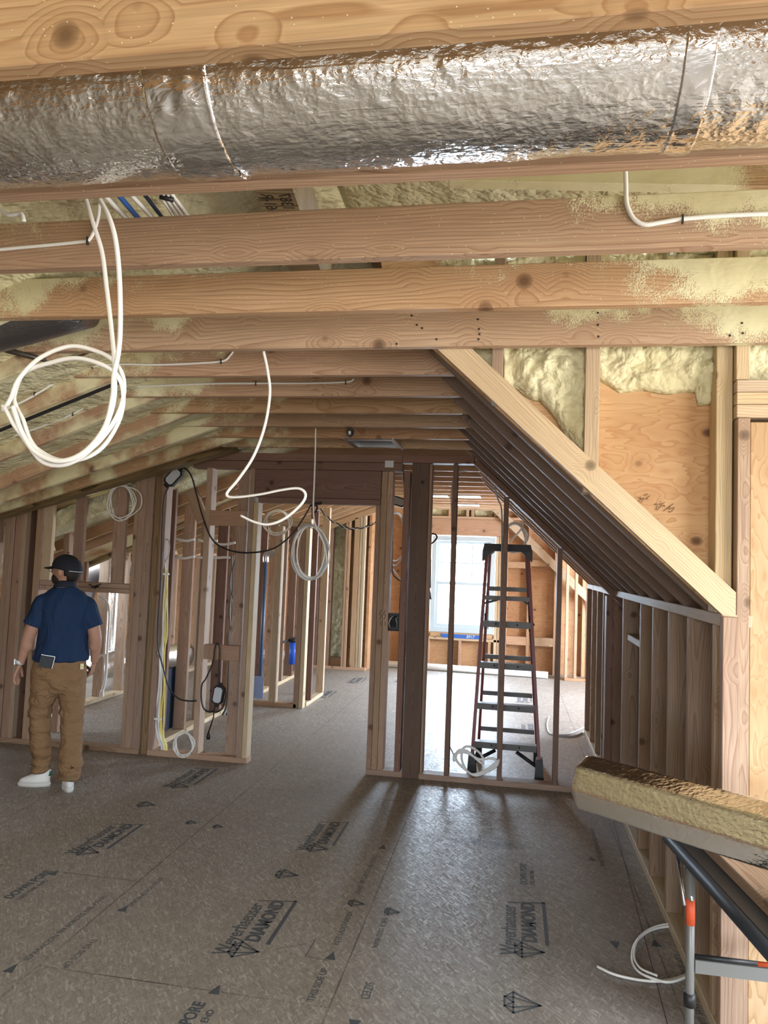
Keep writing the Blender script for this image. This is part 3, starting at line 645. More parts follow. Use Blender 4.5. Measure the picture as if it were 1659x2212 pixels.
bbox('wall_plate', x0, x1, Y1, Y1+.1, 0, .042, M_ORG, 'bottom plate of the far left wall', 'wall plate')
sbox('wall_plate', (x0, 2.455+(x0+2.0)*.385-.05), (x1+.1, 2.455+(x1+2.1)*.385-.05), Y1, Y1+.1, .08, M_ORG, 'sloping top plate of the far left wall', 'wall plate')
for i, px in enumerate((797, 806)):
    x = wp(px, 1300, 11.5); bbox('far_left_stud', x, x+.045, 11.5, 11.6, 0, 2.42, M_ORG, '%s stud in the recess right of the knotty pack' % ('left', 'right')[i], 'stud')
struct(MB().box(-2.16, -2.12, 11.15, 11.98, 0, 2.6).build('wall_far', M_PLYF))

# hallway frame beyond the doorway
YHF = 8.02
def hs(x0, x1, z1, mat, lab, y0=YHF, y1=YHF+.1, z0=.042): bbox('hall_stud', x0, x1, y0, y1, z0, z1, mat, lab, 'stud', 'studs of the hallway frame')
bbox('wall_plate', -2.86, -2.30, YHF, YHF+.1, 0, .042, M_S, 'bottom plate across the hallway frame', 'wall plate')
hs(-2.335, -2.275, 1.985, M_S, 'brown corner stud of the hallway frame', YHF, YHF+.1, 0)
hs(-2.272, -2.225, 1.985, M_L, 'white-lit corner stud of the hallway frame', YHF, YHF+.1, 0)  # white-lit hallway pieces use paler lumber, light put into the colour
bbox('wall_plate', -2.30, -2.215, 8.14, 8.9, 0, .042, M_L, 'short white-lit plate along the hallway return', 'wall plate')
bbox('hall_stud', -2.30, -2.21, 8.84, 8.90, .042, 2.28, M_L, 'bright end stud of the hallway return', 'stud'); bbox('hall_stud', -2.30, -2.21, 8.3, 8.34, .042, 2.2, M_R, 'reddish stud inside the hallway return', 'stud')
hs(-2.62, -2.545, 2.0, M_L, 'white-lit stud in the middle of the hallway frame')
for i, (z0, z1) in enumerate(((2.005, 2.055), (2.056, 2.12))):
    sbox('hall_header', (-2.86, z0+.02), (-2.215, z0-.015), YHF, YHF+.1, .048, M_L, '%s pale board of the hallway frame header' % ('lower', 'upper')[i], 'header')
# wall running back along the left side of the hallway
bbox('wall_plate', -3.03, -2.92, 5.87, 7.7, 0, .042, M_L, 'near floor plate of the wall running back, under the blue board', 'wall plate')
bbox('wall_plate', -3.03, -2.92, 8.15, 10.9, 0, .042, M_L, 'far floor plate of the wall running back, under the blue canister', 'wall plate')
for i, y in enumerate((6.10, 6.52, 6.93, 7.35, 7.66, 8.22, 8.62, 9.05, 9.45, 9.90, 10.35, 10.8)):
    bbox('back_running_stud', -3.03, -2.92, y, y+.04, .042, 2.28 if y < 8 else 2.12, M_S if i % 3 else M_R, '%s stud of the wall running back behind the doorway' % ORD[i], 'stud', 'studs of the wall running back')
bbox('wall_plate', -3.03, -2.92, 8.15, 10.9, 2.122, 2.16, M_ORG, 'top plate of the wall running back', 'wall plate')
# second wall running back and distant rooms on the left
bbox('wall_plate', -4.52, -4.41, 6.1, 10.9, 0, .042, M_L, 'floor plate of the inner left wall, paled by painted-in light', 'wall plate')  # both plates get pale lumber for the light falling on them
bbox('wall_plate', -4.52, -4.41, 6.1, 10.9, 1.63, 1.70, M_L, 'top plate of the inner left wall, paled by painted-in light', 'wall plate')
for i in range(11):
    y = 6.35+i*.43; bbox('inner_left_stud', -4.52, -4.41, y, y+.04, .042, 1.63, M_S, '%s stud of the inner left wall' % ORD[i], 'stud', 'studs of the inner left wall')
bbox('wall_plate', -8.9, -3.1, 12.1, 12.2, 1.60, 1.68, M_L, 'lower bright plate across the distant left room', 'wall plate')
bbox('wall_plate', -8.9, -3.1, 12.1, 12.2, 1.74, 1.84, M_L, 'upper bright plate across the distant left room', 'wall plate')
for i in range(12):
    x = -8.2+i*.43; bbox('distant_stud', x, x+.045, 12.1, 12.2, 0, 1.60, M_L if i % 2 else M_S, '%s stud of the distant left wall' % ORD[i], 'stud', 'studs of the distant left wall')
for i in range(9):
    y = 7.75+i*.5; sbox('low_ceiling_joist', (-8.8, 1.62), (-3.04, 2.36), y, y+.04, .09, M_L, '%s light strip joist of the low ceiling behind the framed wall' % ORD[i], 'joist', 'low ceiling joists on the left')
# diagonal braces seen through the upper left openings
def brace(a, b, Y, mat, lab, w=.09, th=.04):
    A, B = at(a[0], a[1], 1, Y), at(b[0], b[1], 1, Y); sbox('diagonal_brace', (A.x, A.z), (B.x, B.z), Y, Y+th, w, mat, lab, 'brace')
brace((390, 1040), (425, 1130), 6.3, M_S, 'diagonal brace descending right behind the work light', .11)
brace((118, 1060), (150, 1118), 6.3, M_S, 'diagonal brace seen between the left jack studs', .08)
brace((488, 1020), (505, 1058), 6.4, M_ORG, 'small diagonal brace above the upper wooden block', .05)
A = at(147, 1118, 1, 6.2); bbox('back_running_stud', A.x-.03, A.x+.03, 6.2, 6.3, 0, A.z, M_S, 'stud under the diagonal brace between the left jack studs', 'stud')
# dark blue boards leaning between studs
bbox('blue_board', -3.17, -3.12, 5.90, 5.96, .0, .62, M_NVY, 'dark blue-green board standing behind the triple studs', 'board')
bbox('blue_board', -3.07, -3.04, 6.16, 6.62, .045, .60, M_NVY, 'dark blue board against the wall running back', 'board', axis=2)
# foil ducts in the distant left room
def duct(pts, r, lab, mat=None):
    o = MB().tube(spline(pts, 6), r, 24).build('foil_duct', mat or M_FOIL); return tag(o, lab, 'duct')
duct([(-4.85, 8.1, .25), (-4.75, 8.9, .28), (-4.3, 9.6, .3)], .16, 'crumpled foil duct low on the floor behind the man')
duct([(-4.75, 9.4, .02), (-4.75, 9.4, .7), (-4.8, 9.4, 1.25)], .13, 'upright foil duct behind the low header', M_FOILD)
duct([(-5.15, 9.1, .0), (-5.15, 9.1, 1.0), (-5.15, 9.1, 1.6), (-5.2, 9.1, 1.9)], .07, 'small upright foil duct above the right shoulder of the man')
duct([(-6.6, 10.5, .0), (-6.4, 10.5, 1.2), (-5.8, 10.4, 1.45), (-5.2, 10.6, 1.4)], .18, 'foil duct elbow high in the distant left room', M_FOILD)
# blue canister, blue vent pipe, elbow
c = empty('water_filter', (-2.862, 9.72, .40)); tag(c, 'blue water filter canister hung between studs beyond the doorway', 'filter')
MB().box(-.058, -.051, -.27, .22, .13, .16).build('mounting_bracket', M_BLK, c); MB().tube([(0, 0, -.17), (0, 0, .12)], .05, 16).build('canister', plain('bright_blue_plastic', (.02, .11, .62), .35), c); MB().tube([(0, 0, .121), (0, 0, .17)], .056, 16).build('filter_head', M_BLK, c); MB().tube([(.0, -.01, .15), (.10, -.03, .19)], .008, 8).build('inlet_tube', M_GAL, c)
c = empty('water_filter', (-2.862, 10.17, .42)); tag(c, 'second blue canister mostly hidden behind the corner studs', 'filter')
MB().box(-.058, -.051, -.27, .22, .12, .15).build('mounting_bracket', M_BLK, c); MB().tube([(0, 0, -.2), (0, 0, .2)], .05, 16).build('canister', bpy.data.materials['bright_blue_plastic'], c)
M_RIS = plain('blue_grey_pipe', (.05, .09, .17), .4)
vp = empty('vent_pipe', (-2.86, 8.42, 0)); tag(vp, 'blue riser pipe with a silver elbow inside the hallway frame', 'pipe')
MB().tube([(0, 0, .0), (0, 0, 1.58)], .022, 12).build('riser', M_RIS, vp); MB().tube(spline([(0, 0, 1.581), (0, 0, 1.66), (.05, 0, 1.70), (.16, 0, 1.70)], 5), .035, 14).build('elbow', M_GAL, vp)
bbox('blue_card', -2.90, -2.72, 8.135, 8.14, .05, .30, plain('pale_blue_card', (.30, .42, .72), .6), 'pale blue card standing on the hallway frame plate', 'card', axis=2)
# neighbour outside the window
hz = empty('neighbour_house', (-3, 30, -4)); tag(hz, 'neighbouring house with pale shingle roof outside the far window', 'house')
t = NT('neighbour_shingles'); P = t.n('TexCoord').outputs['Object']; br = t.n('TexBrick'); t.l(P, br.inputs['Vector']); br.inputs['Scale'].default_value = 1.2
br.inputs['Color1'].default_value = (.30, .31, .32, 1); br.inputs['Color2'].default_value = (.22, .23, .24, 1); br.inputs['Mortar'].default_value = (.12, .12, .13, 1); M_SH = t.fin(br.outputs[0], .9)
MB().box(-6, 6, 0, 9, 0, 3.4).build('house_walls', plain('pale_siding', (.42, .43, .42), .8), hz)
MB().add([(-6.6, -.6, 3.41), (6.6, -.6, 3.41), (6.6, 9.6, 3.41), (-6.6, 9.6, 3.41), (-2.5, 4.5, 7), (2.5, 4.5, 7)], [(0, 1, 5, 4), (2, 3, 4, 5), (1, 2, 5), (3, 0, 4), (3, 2, 1, 0)]).build('house_roof', M_SH, hz)

# ================================================================ CEILING FIXTURES
D1 = Vector((0, 1.375, 2.605)); big = empty('foil_duct', (0, 1.375, 2.605)); tag(big, 'large foil-wrapped duct running across the top between the first joists', 'duct')
def ductmesh(x0, x1, r, nx, nr, seed, crink=.006):
    vs = []; fs = []
    for i in range(nx+1):
        x = x0+(x1-x0)*i/nx
        for k in range(nr):
            a = 2*math.pi*k/nr; p = Vector((x*7, math.cos(a)*1.2, math.sin(a)*1.2+seed))
            d = r+noise.noise(p)*crink+noise.noise(p*5)*crink*.5+abs(noise.noise(Vector((x*26, a*9, seed))))*crink*.8
            vs.append((x, math.cos(a)*d, math.sin(a)*d))
    for i in range(nx):
        for k in range(nr): fs.append((i*nr+k, i*nr+(k+1) % nr, (i+1)*nr+(k+1) % nr, (i+1)*nr+k))
    fs += [tuple(reversed(range(nr))), tuple(nx*nr+k for k in range(nr))]
    return MB().add(vs, fs, True)
ductmesh(-1.76, 2.65, .174, 620, 150, 2, .0035).build('foil_wrap', M_FOIL2, big)
ductmesh(-.70, -.575, .1805, 24, 96, 8, .004).build('tape_band', M_TAPE, big)
ductmesh(.26, .31, .1795, 12, 96, 9, .004).build('tape_patch', M_TAPE, big)
sd = empty('foil_duct', (-2.2, 2.675, 2.56)); tag(sd, 'dull grey foil duct at the upper left edge behind the fourth joist', 'duct')
MB().tube(spline([(-.9, 0, -.28), (-.3, 0, -.06), (.45, 0, .13)], 8), .155, 32).build('foil_wrap', M_FOILD, sd)
cable('hanging_strap', [(-2.35, 2.72, 2.52), (-2.02, 2.90, 2.462)], .012, M_STA, 'dark steel strap crossing the upper left edge', 'strap', sub=3)
# register boot between joists
v = empty('ceiling_vent', (-1.0, 5.22, 2.488)); tag(v, 'rectangular silver vent boot between the ceiling joists', 'vent')
m = MB()
for bx in ((-.165, .165, -.155, -.135, -.005, .12), (-.165, .165, .135, .155, -.005, .12), (-.165, -.145, -.135, .135, -.005, .12), (.145, .165, -.135, .135, -.005, .12)): m.box(*bx)
m.build('vent_collar', M_GAL, v); MB().box(-.144, .144, -.134, .134, .10, .11).build('vent_throat', M_BLK, v)
for s in (-1, 1): MB().box(s*.175-.006, s*.175+.006, -.24, .24, -.008, .0).build('hanger_strip', M_GAL, v)
for j, (x, y) in enumerate(((-.95, 9.15), (-.55, 9.15), (-.62, 10.45))):
    v = empty('ceiling_vent', (x, y, 2.486)); tag(v, 'shiny vent boot in the far room ceiling, %s' % ('nearer left one', 'nearer right one', 'one closest to the window')[j], 'vent')
    MB().box(-.15, .15, -.13, .13, -.012, -.002).build('vent_collar', M_GAL, v)
# paddle of foil at joist
o = MB().ball((0, 0, 0), (.028, .03, .034), 10).build('foil_wad', M_FOILD); o.location = at(756, 934, 1, YJ(9)-.07); tag(o, 'small crumpled foil wad stuck on a ceiling joist left of the vent', 'foil wad')

# ================================================================ CABLES ON THE CEILING
def staples(par, pts, r=.008):
    for p in pts: o = MB().box(-.0025, .0025, -.006, .002, -r*1.5, r*1.5).build('staple', M_STA, par); o.location = p
R1 = .0052
def stapled(name, px, Y, lab, st=(), mat=None, r=R1, tail=None):
    e = empty(name); tag(e, lab, 'cable'); P = pxl(px, Y)+([Vector(q) for q in tail] if tail else [])
    MB().tube(spline(P, 8), r, 8).build('cable_jacket', mat or M_WC, e); staples(e, [at(x, y, 1, Y-.001) for x, y in st]); return e
Y3 = YJ(3)-JT-.006
stapled('stapled_cable', [(-30, 541), (0, 539), (100, 530), (170, 523), (190, 520), (203, 500), (212, 470), (215, 440)], Y3, 'white cable stapled along the left end of the third joist', ((190, 521),))
stapled('stapled_cable', [(1350, 345), (1352, 400), (1354, 440), (1368, 471), (1392, 485), (1430, 480), (1474, 473), (1560, 466), (1700, 460)], Y3, 'white cable bending right along the third joist', ((1474, 474),), r=.0062)
stapled('stapled_cable', [(0, 890), (60, 862), (140, 815), (200, 792), (262, 787), (340, 788), (420, 785), (480, 780), (497, 768), (505, 756)], YJ(6)-JT-.006, 'white cable stapled along the sixth joist behind the big coil', ((200, 791), (478, 781), (75, 850)))
stapled('stapled_cable', [(0, 952), (80, 925), (160, 893), (210, 860), (272, 838), (350, 833), (450, 829), (555, 828), (660, 828), (748, 825), (765, 818)], YJ(7)-JT-.006, 'white cable stapled along the seventh joist', ((282, 838), (553, 828), (747, 826), (158, 894)))
stapled('loose_cable', [(-40, 440), (0, 455), (20, 464), (45, 462), (52, 478)], 1.75, 'short white cable at the upper left edge above the third joist', (), r=.006)
bund = [((225, 420), (280, 480), M_WC, .008, 'leftmost white cable of the bundle crossing above the third joist'), ((255, 420), (310, 485), M_BLU, .008, 'blue cable of the bundle crossing above the third joist'), ((283, 420), (340, 482), M_WC, .007, 'white cable right of the blue one above the third joist'), ((312, 420), (358, 480), M_NVY, .006, 'dark navy cable above the third joist')]
for a, b, mt, r, lab in bund:
    A, B = at(a[0], a[1], 2, 2.67), at(b[0], b[1], 2, 2.67); d = (B-A); cable('overhead_cable', [A-d*.5, A, B, B+d*1.2], r, mt, lab, sub=4)
for i in range(4):
    A, B = at(345+i*9, 420, 2, 2.67), at(385+i*11, 482, 2, 2.67); d = (B-A); cable('overhead_cable', [A-d*.5, A, B, B+d*1.2], .0055, M_WC, '%s cable of the white strands tied by a black clip above the third joist' % ORD[i], group='white strands above the third joist', sub=4)
cable('overhead_cable', [at(345, 424, 2, 2.665), at(375, 432, 2, 2.660)], .008, M_BLK, 'black clip holding white strands above the third joist', 'clip', sub=2)
cable('brown_cable', pxl([(98, 776), (120, 777), (150, 775), (175, 768), (198, 758)], 3.05), .006, plain('brown_jacket', (.12, .05, .025), .5), 'thin brown cable above the big white coil', 'cable')
# big hanging coil
bc = empty('cable_coil'); tag(bc, 'big loop of thick white cable hanging from the second joist', 'cable coil')
YC = 1.72
def coilpts(cx, cy, rx, ry, turns, ph, Y, dr=0, n=18, wob=0.0):
    P = []
    for i in range(int(n*turns)+1):
        a = ph+2*math.pi*i/n; q = 1+dr*i/n; s = math.sin(a*1.3+cx)*wob
        P.append(at(cx+rx*q*math.cos(a)+s, cy+ry*q*math.sin(a)+s*.6, 1, Y+.02*math.sin(a*.5+ph)))
    return P
P = pxl([(184, 425), (198, 480), (215, 540), (226, 620), (240, 720), (250, 800), (250, 870), (228, 935), (190, 980), (140, 1004), (90, 998), (55, 960), (30, 920), (8, 880), (12, 885), (30, 860), (48, 820), (90, 775), (150, 748), (200, 755), (238, 775), (262, 815), (262, 870), (240, 925), (200, 972), (150, 996), (100, 985), (65, 950), (45, 905), (28, 875), (26, 850), (50, 805), (110, 785), (170, 776), (225, 790), (256, 812), (266, 850), (254, 905), (215, 965), (165, 992), (115, 990), (70, 960), (40, 925), (20, 888), (10, 878)], YC)
for i, p in enumerate(P): p.y += .012*math.sin(i*.7)
MB().tube(spline(P, 8), .0058, 8).build('cable_jacket', M_WC, bc)
P = pxl([(214, 428), (236, 470), (250, 520), (258, 600), (260, 700), (256, 760), (246, 812), (243, 860), (225, 925), (180, 978), (125, 996), (75, 975), (48, 935), (35, 900), (28, 878)], YC-.012)
MB().tube(spline(P, 8), .0064, 8).build('cable_strand', M_WC, bc)
# zigzag cable hanging from the fifth joist
cable('hanging_cable', [at(568, 742, 1, 2.9)]+pxl([(568, 752), (578, 800), (583, 850), (572, 920), (548, 985), (515, 1035), (490, 1066), (505, 1074), (560, 1068), (610, 1058), (645, 1055), (660, 1068), (650, 1090), (615, 1120), (580, 1133), (550, 1128), (520, 1114)], 2.92), .0068, M_WC, 'white flat cable hanging in a loose zigzag below the fifth joist', flat=.7)
# oval hanging coil
oc = empty('cable_coil'); tag(oc, 'oval coil of grey-white cable hanging in front of the doorway', 'cable coil')
Yo = YJ(9)+.02
MB().tube(spline(pxl([(682, 925), (681, 980), (679, 1040), (677, 1100), (682, 1135), (702, 1180), (706, 1215)], Yo), 8), .0055, 8).build('cable_drop', M_WC, oc)
for i, (rx, ry, dx, dy) in enumerate(((36, 58, 0, 0), (38, 57, 3, -1), (32, 59, -2, 1), (38, 60, -1, 0), (34, 56, 5, -2), (39, 58, 2, 1))):
    P = [at(669+dx+rx*math.cos(a)*(1+.08*math.sin(2*a+i)), 1193+dy+ry*math.sin(a), 1, Yo+.008*i) for a in [2*math.pi*k/20 for k in range(20)]]
    MB().tube(spline(P, 4, True), .005, 8).build('coil_turn', M_WC if i % 3 else M_GC, oc)
def smallcoil(cx, cy, rx, ry, Y, n, lab, r=.005, mat=None, drop=None):
    e = empty('cable_coil'); tag(e, lab, 'cable coil')
    for i in range(n):
        P = [at(cx+(i % 3-1)*rx*.1+rx*math.cos(a)*(1+.1*math.sin(3*a+i)), cy+(i % 2)*ry*.08+ry*math.sin(a)*(1+.07*math.cos(2*a+i*2)), 1, Y+.012*i) for a in [2*math.pi*k/16 for k in range(16)]]
        MB().tube(spline(P, 4, True), r, 6).build('coil_turn', mat or M_WC, e)
    if drop: MB().tube(spline(pxl(drop, Y), 6), r, 6).build('cable_tail', mat or M_WC, e)
smallcoil(262, 1084, 27, 37, 5.70, 3, 'thin white coil hung on the right jack stud above the low header', .005, None, [(238, 1060), (262, 1050), (300, 1062), (304, 1095), (275, 1120)])
smallcoil(600, 1128, 27, 25, 8.0, 3, 'small white coil on the hallway frame header', .008)
smallcoil(855, 1160, 22, 55, 11.93, 2, 'loose loops of cable left of the dark post', .012, M_GC, [(838, 1215), (860, 1245), (880, 1270)])
smallcoil(1112, 1160, 24, 30, 7.6, 3, 'white coil hanging from the far slope above the ladder', .009, None, [(1130, 1120), (1128, 1140), (1100, 1172)])
smallcoil(397, 1607, 20, 26, 5.73, 3, 'small white coil on the bottom plate near the work light', .0055)
# bundle of cables down the lit stud
cb = empty('cable_bundle'); tag(cb, 'bundle of white and yellow cables clipped down the side of a stud', 'cable bundle')
for i in range(8):
    o_ = i*2.1; mt = (M_WC, M_GC, M_WC, M_WC, M_YC, M_WC, M_YC, M_YC)[i]; w = lambda k: 1.6*math.sin(i*2.3+k*1.7)
    P = pxl([(352+o_*.6+w(0), 1205+i*4), (352+o_*.75+w(1), 1240), (350+o_*.7+w(2), 1300), (347+o_*.9+w(3), 1370), (344+o_*.8+w(4), 1410), (342+o_+w(5), 1480), (337+o_*1.05+w(6), 1545), (340+o_*.9, 1590), (348+o_*.8, 1610), (349+o_*.75, 1626)], 5.79+.006*(i % 3))
    MB().tube(spline(P, 5), .0055, 6).build('cable_strand', mt, cb)
MB().tube(spline(pxl([(353, 1205), (354, 1180), (360, 1165), (366, 1175), (364, 1200), (356, 1215)], 5.79), 6), .005, 6).build('cable_strand', M_GC, cb)
for y, x in ((1240, 357), (1411, 345), (1553, 341)):
    p = at(x, y, 1, 5.765); o = MB().box(-.035, .035, -.008, .0, -.008, .008).build('cable_clip', M_PVC, cb); o.location = p
# cables through the studs behind
for i, (a, mid, b, Y) in enumerate((((366, 1160), (400, 1168), (420, 1165), 6.4), ((428, 1166), (446, 1170), (470, 1168), 6.8), ((366, 1200), (395, 1206), (420, 1202), 6.4), ((424, 1204), (450, 1205), (484, 1204), 6.8), ((470, 1175), (486, 1176), (508, 1172), 6.8), ((470, 1205), (488, 1204), (508, 1205), 6.8))):
    cable('through_cable', pxl([a, mid, b], Y), .012, M_WC, '%s white cable threaded through the studs behind the work light' % ORD[i], group='cables threaded through studs')
for i in range(7):
    cable('dark_cable', pxl([(500+i*1.5, 1200), (503-i, 1260), (495+i*2, 1320), (500-i, 1380), (494+i*1.5, 1450), (490+i*2, 1520), (480+i*3, 1545)], 6.75), .008, (M_BC, M_GC, M_WC)[i % 3], '%s cable of the tangled bundle beyond the doorway pack' % ORD[i], group='tangled bundle beyond the doorway pack')
cable('loose_cable', pxl([(213, 1290), (228, 1297), (236, 1320), (232, 1400), (229, 1460), (222, 1490), (222, 1505)], 6.9), .012, M_WC, 'white cable down a stud right of the man, upper bend')
cable('loose_cable', pxl([(213, 1420), (222, 1415), (228, 1430), (226, 1480), (218, 1495), (217, 1507)], 6.9), .010, M_WC, 'shorter white cable beside it, starting at his right hand')

# ================================================================ WORK LIGHTS AND CORDS
def worklight(px, py, Y, ang, sc, lab, tilt=0):
    e = empty('work_light', at(px, py, 1, Y)); tag(e, lab, 'work light'); e.rotation_euler = (0, ang, 0); e.scale = (sc, sc, sc)
    m = MB(); w, h, c = .050, .085, .022
    poly = [(-w+c, -h), (w-c, -h), (w, -h+c), (w, h-c), (w-c, h), (-w+c, h), (-w, h-c), (-w, -h+c)]
    m.prism(poly, -.01, .028); m.box(-.018, .018, -.004, .02, h+.001, h+.022); m.box(-.018, .018, -.004, .02, -h-.022, -h-.001); m.build('lamp_housing', M_BLK, e)
    MB().prism([(x*.74, z*.80) for x, z in poly], -.014, -.0105).build('lamp_lens', M_LENS, e); return e
WA = worklight(375, 1030, 5.70, math.radians(42), 1.0, 'black rectangular work light hung under the strand beam')
WB = worklight(471, 1501, 5.66, math.radians(8), .88, 'black rectangular work light hanging below the lower wooden block')
worklight(860, 1083, 7.2, math.radians(-75), .9, 'small work light seen between doorway pack and dark post')
def under(o, p):
    bpy.context.view_layer.update(); o.parent = p; o.matrix_parent_inverse = p.matrix_world.inverted()
def cord(px, Y, lamp, r=.0065): under(cable('cord', pxl(px, Y), r, M_BC), lamp)
cord([(366, 1048), (354, 1080), (350, 1160), (347, 1260), (341, 1350), (342, 1400), (352, 1440), (365, 1485), (384, 1508), (405, 1514), (424, 1514)], 5.71, WA)
cord([(388, 1013), (400, 1012), (414, 1030), (425, 1070), (436, 1110), (450, 1150), (468, 1175), (500, 1190), (540, 1194), (590, 1185), (630, 1155), (655, 1120), (672, 1090)], 5.70, WA)
cord([(473, 1482), (473, 1440), (474, 1400), (468, 1390), (463, 1405), (460, 1430), (445, 1465), (436, 1480), (435, 1510), (440, 1530), (452, 1538), (462, 1534), (465, 1524)], 5.68, WB)
cord([(486, 1485), (488, 1500), (484, 1520), (478, 1532), (468, 1538), (455, 1537)], 5.69, WB)
PL = at(450, 1590, 1, 5.68)
q = MB().tube([tuple(at(464, 1522, 1, 5.68)), tuple(at(461, 1550, 1, 5.68)), tuple(PL+Vector((0, 0, .03)))], .0055, 8).build('plug_cord', M_BC); under(q, WB)
q = MB().loft([((0, 0, -.025), .014, .012), ((0, 0, 0), .017, .014), ((0, 0, .03), .008, .008)], 12).build('power_plug', M_BLK); q.location = PL; under(q, WB); MB().box(-.008, -.005, -.003, .003, -.045, -.026).box(.005, .008, -.003, .003, -.045, -.026).build('prongs', M_GAL, q)
kn = empty('cord_knot', at(680, 1096, 1, 5.69)); tag(kn, 'knot of black cord with connector at the top of the doorway', 'cord')
MB().tube(spline([(-.03, 0, .01), (0, -.01, .03), (.02, 0, 0), (.0, .01, -.04), (-.02, 0, -.01), (.01, -.01, .02), (.05, 0, .03)], 6), .008, 8).build('cord_loops', M_BC, kn); MB().tube([(-.02, 0, .02), (.055, -.005, .035)], .012, 10).build('connector', M_BLK, kn)
tw = empty('twisted_cord'); tag(tw, 'white twisted cord swagging right across the top of the doorway', 'cord')
base = spline(pxl([(690, 1098), (710, 1120), (735, 1135), (760, 1142), (790, 1138), (815, 1127)], 5.95), 16)
for s in (0, math.pi): MB().tube([p+Vector((0, math.cos(i*.5+s), math.sin(i*.5+s)))*.006 for i, p in enumerate(base)], .0045, 6).build('cord_strand', M_WC if s else M_BC, tw)
cp = empty('extension_cord', at(926, 1285, 1, 6.9)); tag(cp, 'black cord with loops and end connector beside the dark post', 'cord')
def rel(px, Y, o): return [p-o for p in pxl(px, Y)]
MB().tube(spline(rel([(925, 1115), (930, 1130), (930, 1155), (923, 1175), (935, 1172), (944, 1160), (936, 1153), (923, 1158), (922, 1172), (928, 1185), (930, 1220), (929, 1270)], 6.9, cp.location), 6), .008, 8).build('cord_loops', M_BC, cp); MB().loft([((0, 0, -.04), .028, .02), ((0, 0, .04), .015, .012)], 12).build('connector', M_BLK, cp)
cable('black_wire', pxl([(855, 1000), (850, 1060), (850, 1110), (848, 1180), (848, 1235), (858, 1250), (868, 1256)], 5.864), .0045, M_BC, 'thin black wire between the doorway pack and the dark post', 'wire')
for i, px in enumerate(([(868, 1015), (873, 1070), (871, 1150), (869, 1220), (867, 1290), (860, 1332)], [(871, 1015), (875, 1090), (870, 1180), (866, 1260), (862, 1330)])):
    cable('thin_cable', pxl(px, 5.84), .004, (M_GC, M_BC)[i], '%s thin cable dropping into the black switch box' % ('grey', 'black')[i])
# switch box
sb = empty('switch_box', at(850, 1344, 1, YP+.03)); tag(sb, 'black double electrical box with curled wires between two studs', 'electrical box')
m = MB(); m.box(-.05, .05, .0, .05, -.068, -.064).box(-.05, .05, .0, .05, .064, .068).box(-.05, -.046, 0, .05, -.064, .064).box(.046, .05, 0, .05, -.064, .064).box(-.05, .05, .05, .054, -.068, .068).box(-.062, -.0505, .01, .014, -.05, .05).box(.0505, .062, .01, .014, -.05, .05); m.build('box_shell', M_BLK, sb)
for i in range(5): a = i*1.2; MB().tube(spline([(-.03+.013*i, .03, -.04), (-.035+.016*i, -.005, -.01), (-.02+.01*i, -.012, .03), (.0+.008*i, .02, .045)], 6), .0035, 6).build('wire', (M_WC, M_BC, M_NVY, M_BC, M_GC)[i], sb)
# long cables by the ladder
cable('loose_cable', pxl([(1010, 1015), (985, 1025), (976, 1060), (976, 1150), (975, 1300), (974, 1450), (972, 1550), (968, 1600), (985, 1640)], 5.90), .0055, M_GC, 'grey cable dropping behind the slender stud left of the ladder')
cable('loose_cable', pxl([(1067, 1050), (1076, 1080), (1084, 1110), (1083, 1250), (1079, 1400), (1076, 1520), (1075, 1600), (1078, 1640)], 5.93), .006, M_GC, 'dark cable running down beside the stud in front of the ladder')
pc = empty('cable_pile'); tag(pc, 'tangled white cable loops on the plate before the left ladder foot', 'cable')
MB().tube(spline(pxl([(1078, 1640), (1072, 1655), (1050, 1668), (1025, 1675), (1000, 1658), (985, 1640), (990, 1622), (1008, 1622), (1035, 1645), (1044, 1648), (1038, 1628), (1012, 1612), (998, 1622), (1000, 1650), (1018, 1672), (1048, 1664), (1072, 1645), (1060, 1638), (1035, 1640), (1005, 1625), (982, 1630), (981, 1645)], 5.70), 6), .009, 8).build('cable_jacket', M_WC, pc)
for i, pts in enumerate(([(1186, 1548), (1182, 1565), (1186, 1582), (1200, 1588), (1240, 1590), (1270, 1575)], [(1200, 1588), (1230, 1585), (1268, 1568)])):
    cable('floor_cable', [at(x, y, 2, .008) for x, y in pts], .007, M_GC, '%s thin cable on the far floor right of the ladder' % ('longer', 'shorter')[i])
fc = [at(x, y, 2, .008) for x, y in ((1290, 2088), (1330, 2108), (1390, 2118), (1440, 2120), (1490, 2100), (1510, 2060), (1500, 2020), (1460, 2004), (1410, 2008), (1375, 2035), (1365, 2070), (1378, 2100), (1415, 2122), (1450, 2130), (1500, 2110))]
for i, p in enumerate(fc): p.z += .004*(i % 2)+(.012 if i > 11 else 0)
cable('floor_cable', fc, .0055, M_WC, 'clear white cable coil on the near floor beside the table leg')
cable('floor_cable', [p+Vector((.012, .02, .004)) for p in fc[4:13]], .0050, M_WC, 'second turn of the clear cable beside the table leg')
hk = cable('cable_loop', pxl([(1500, 1700), (1498, 1620), (1500, 1592), (1508, 1586), (1512, 1600)], 3.6), .007, M_WC, 'white cable hook rising in the low right wall')

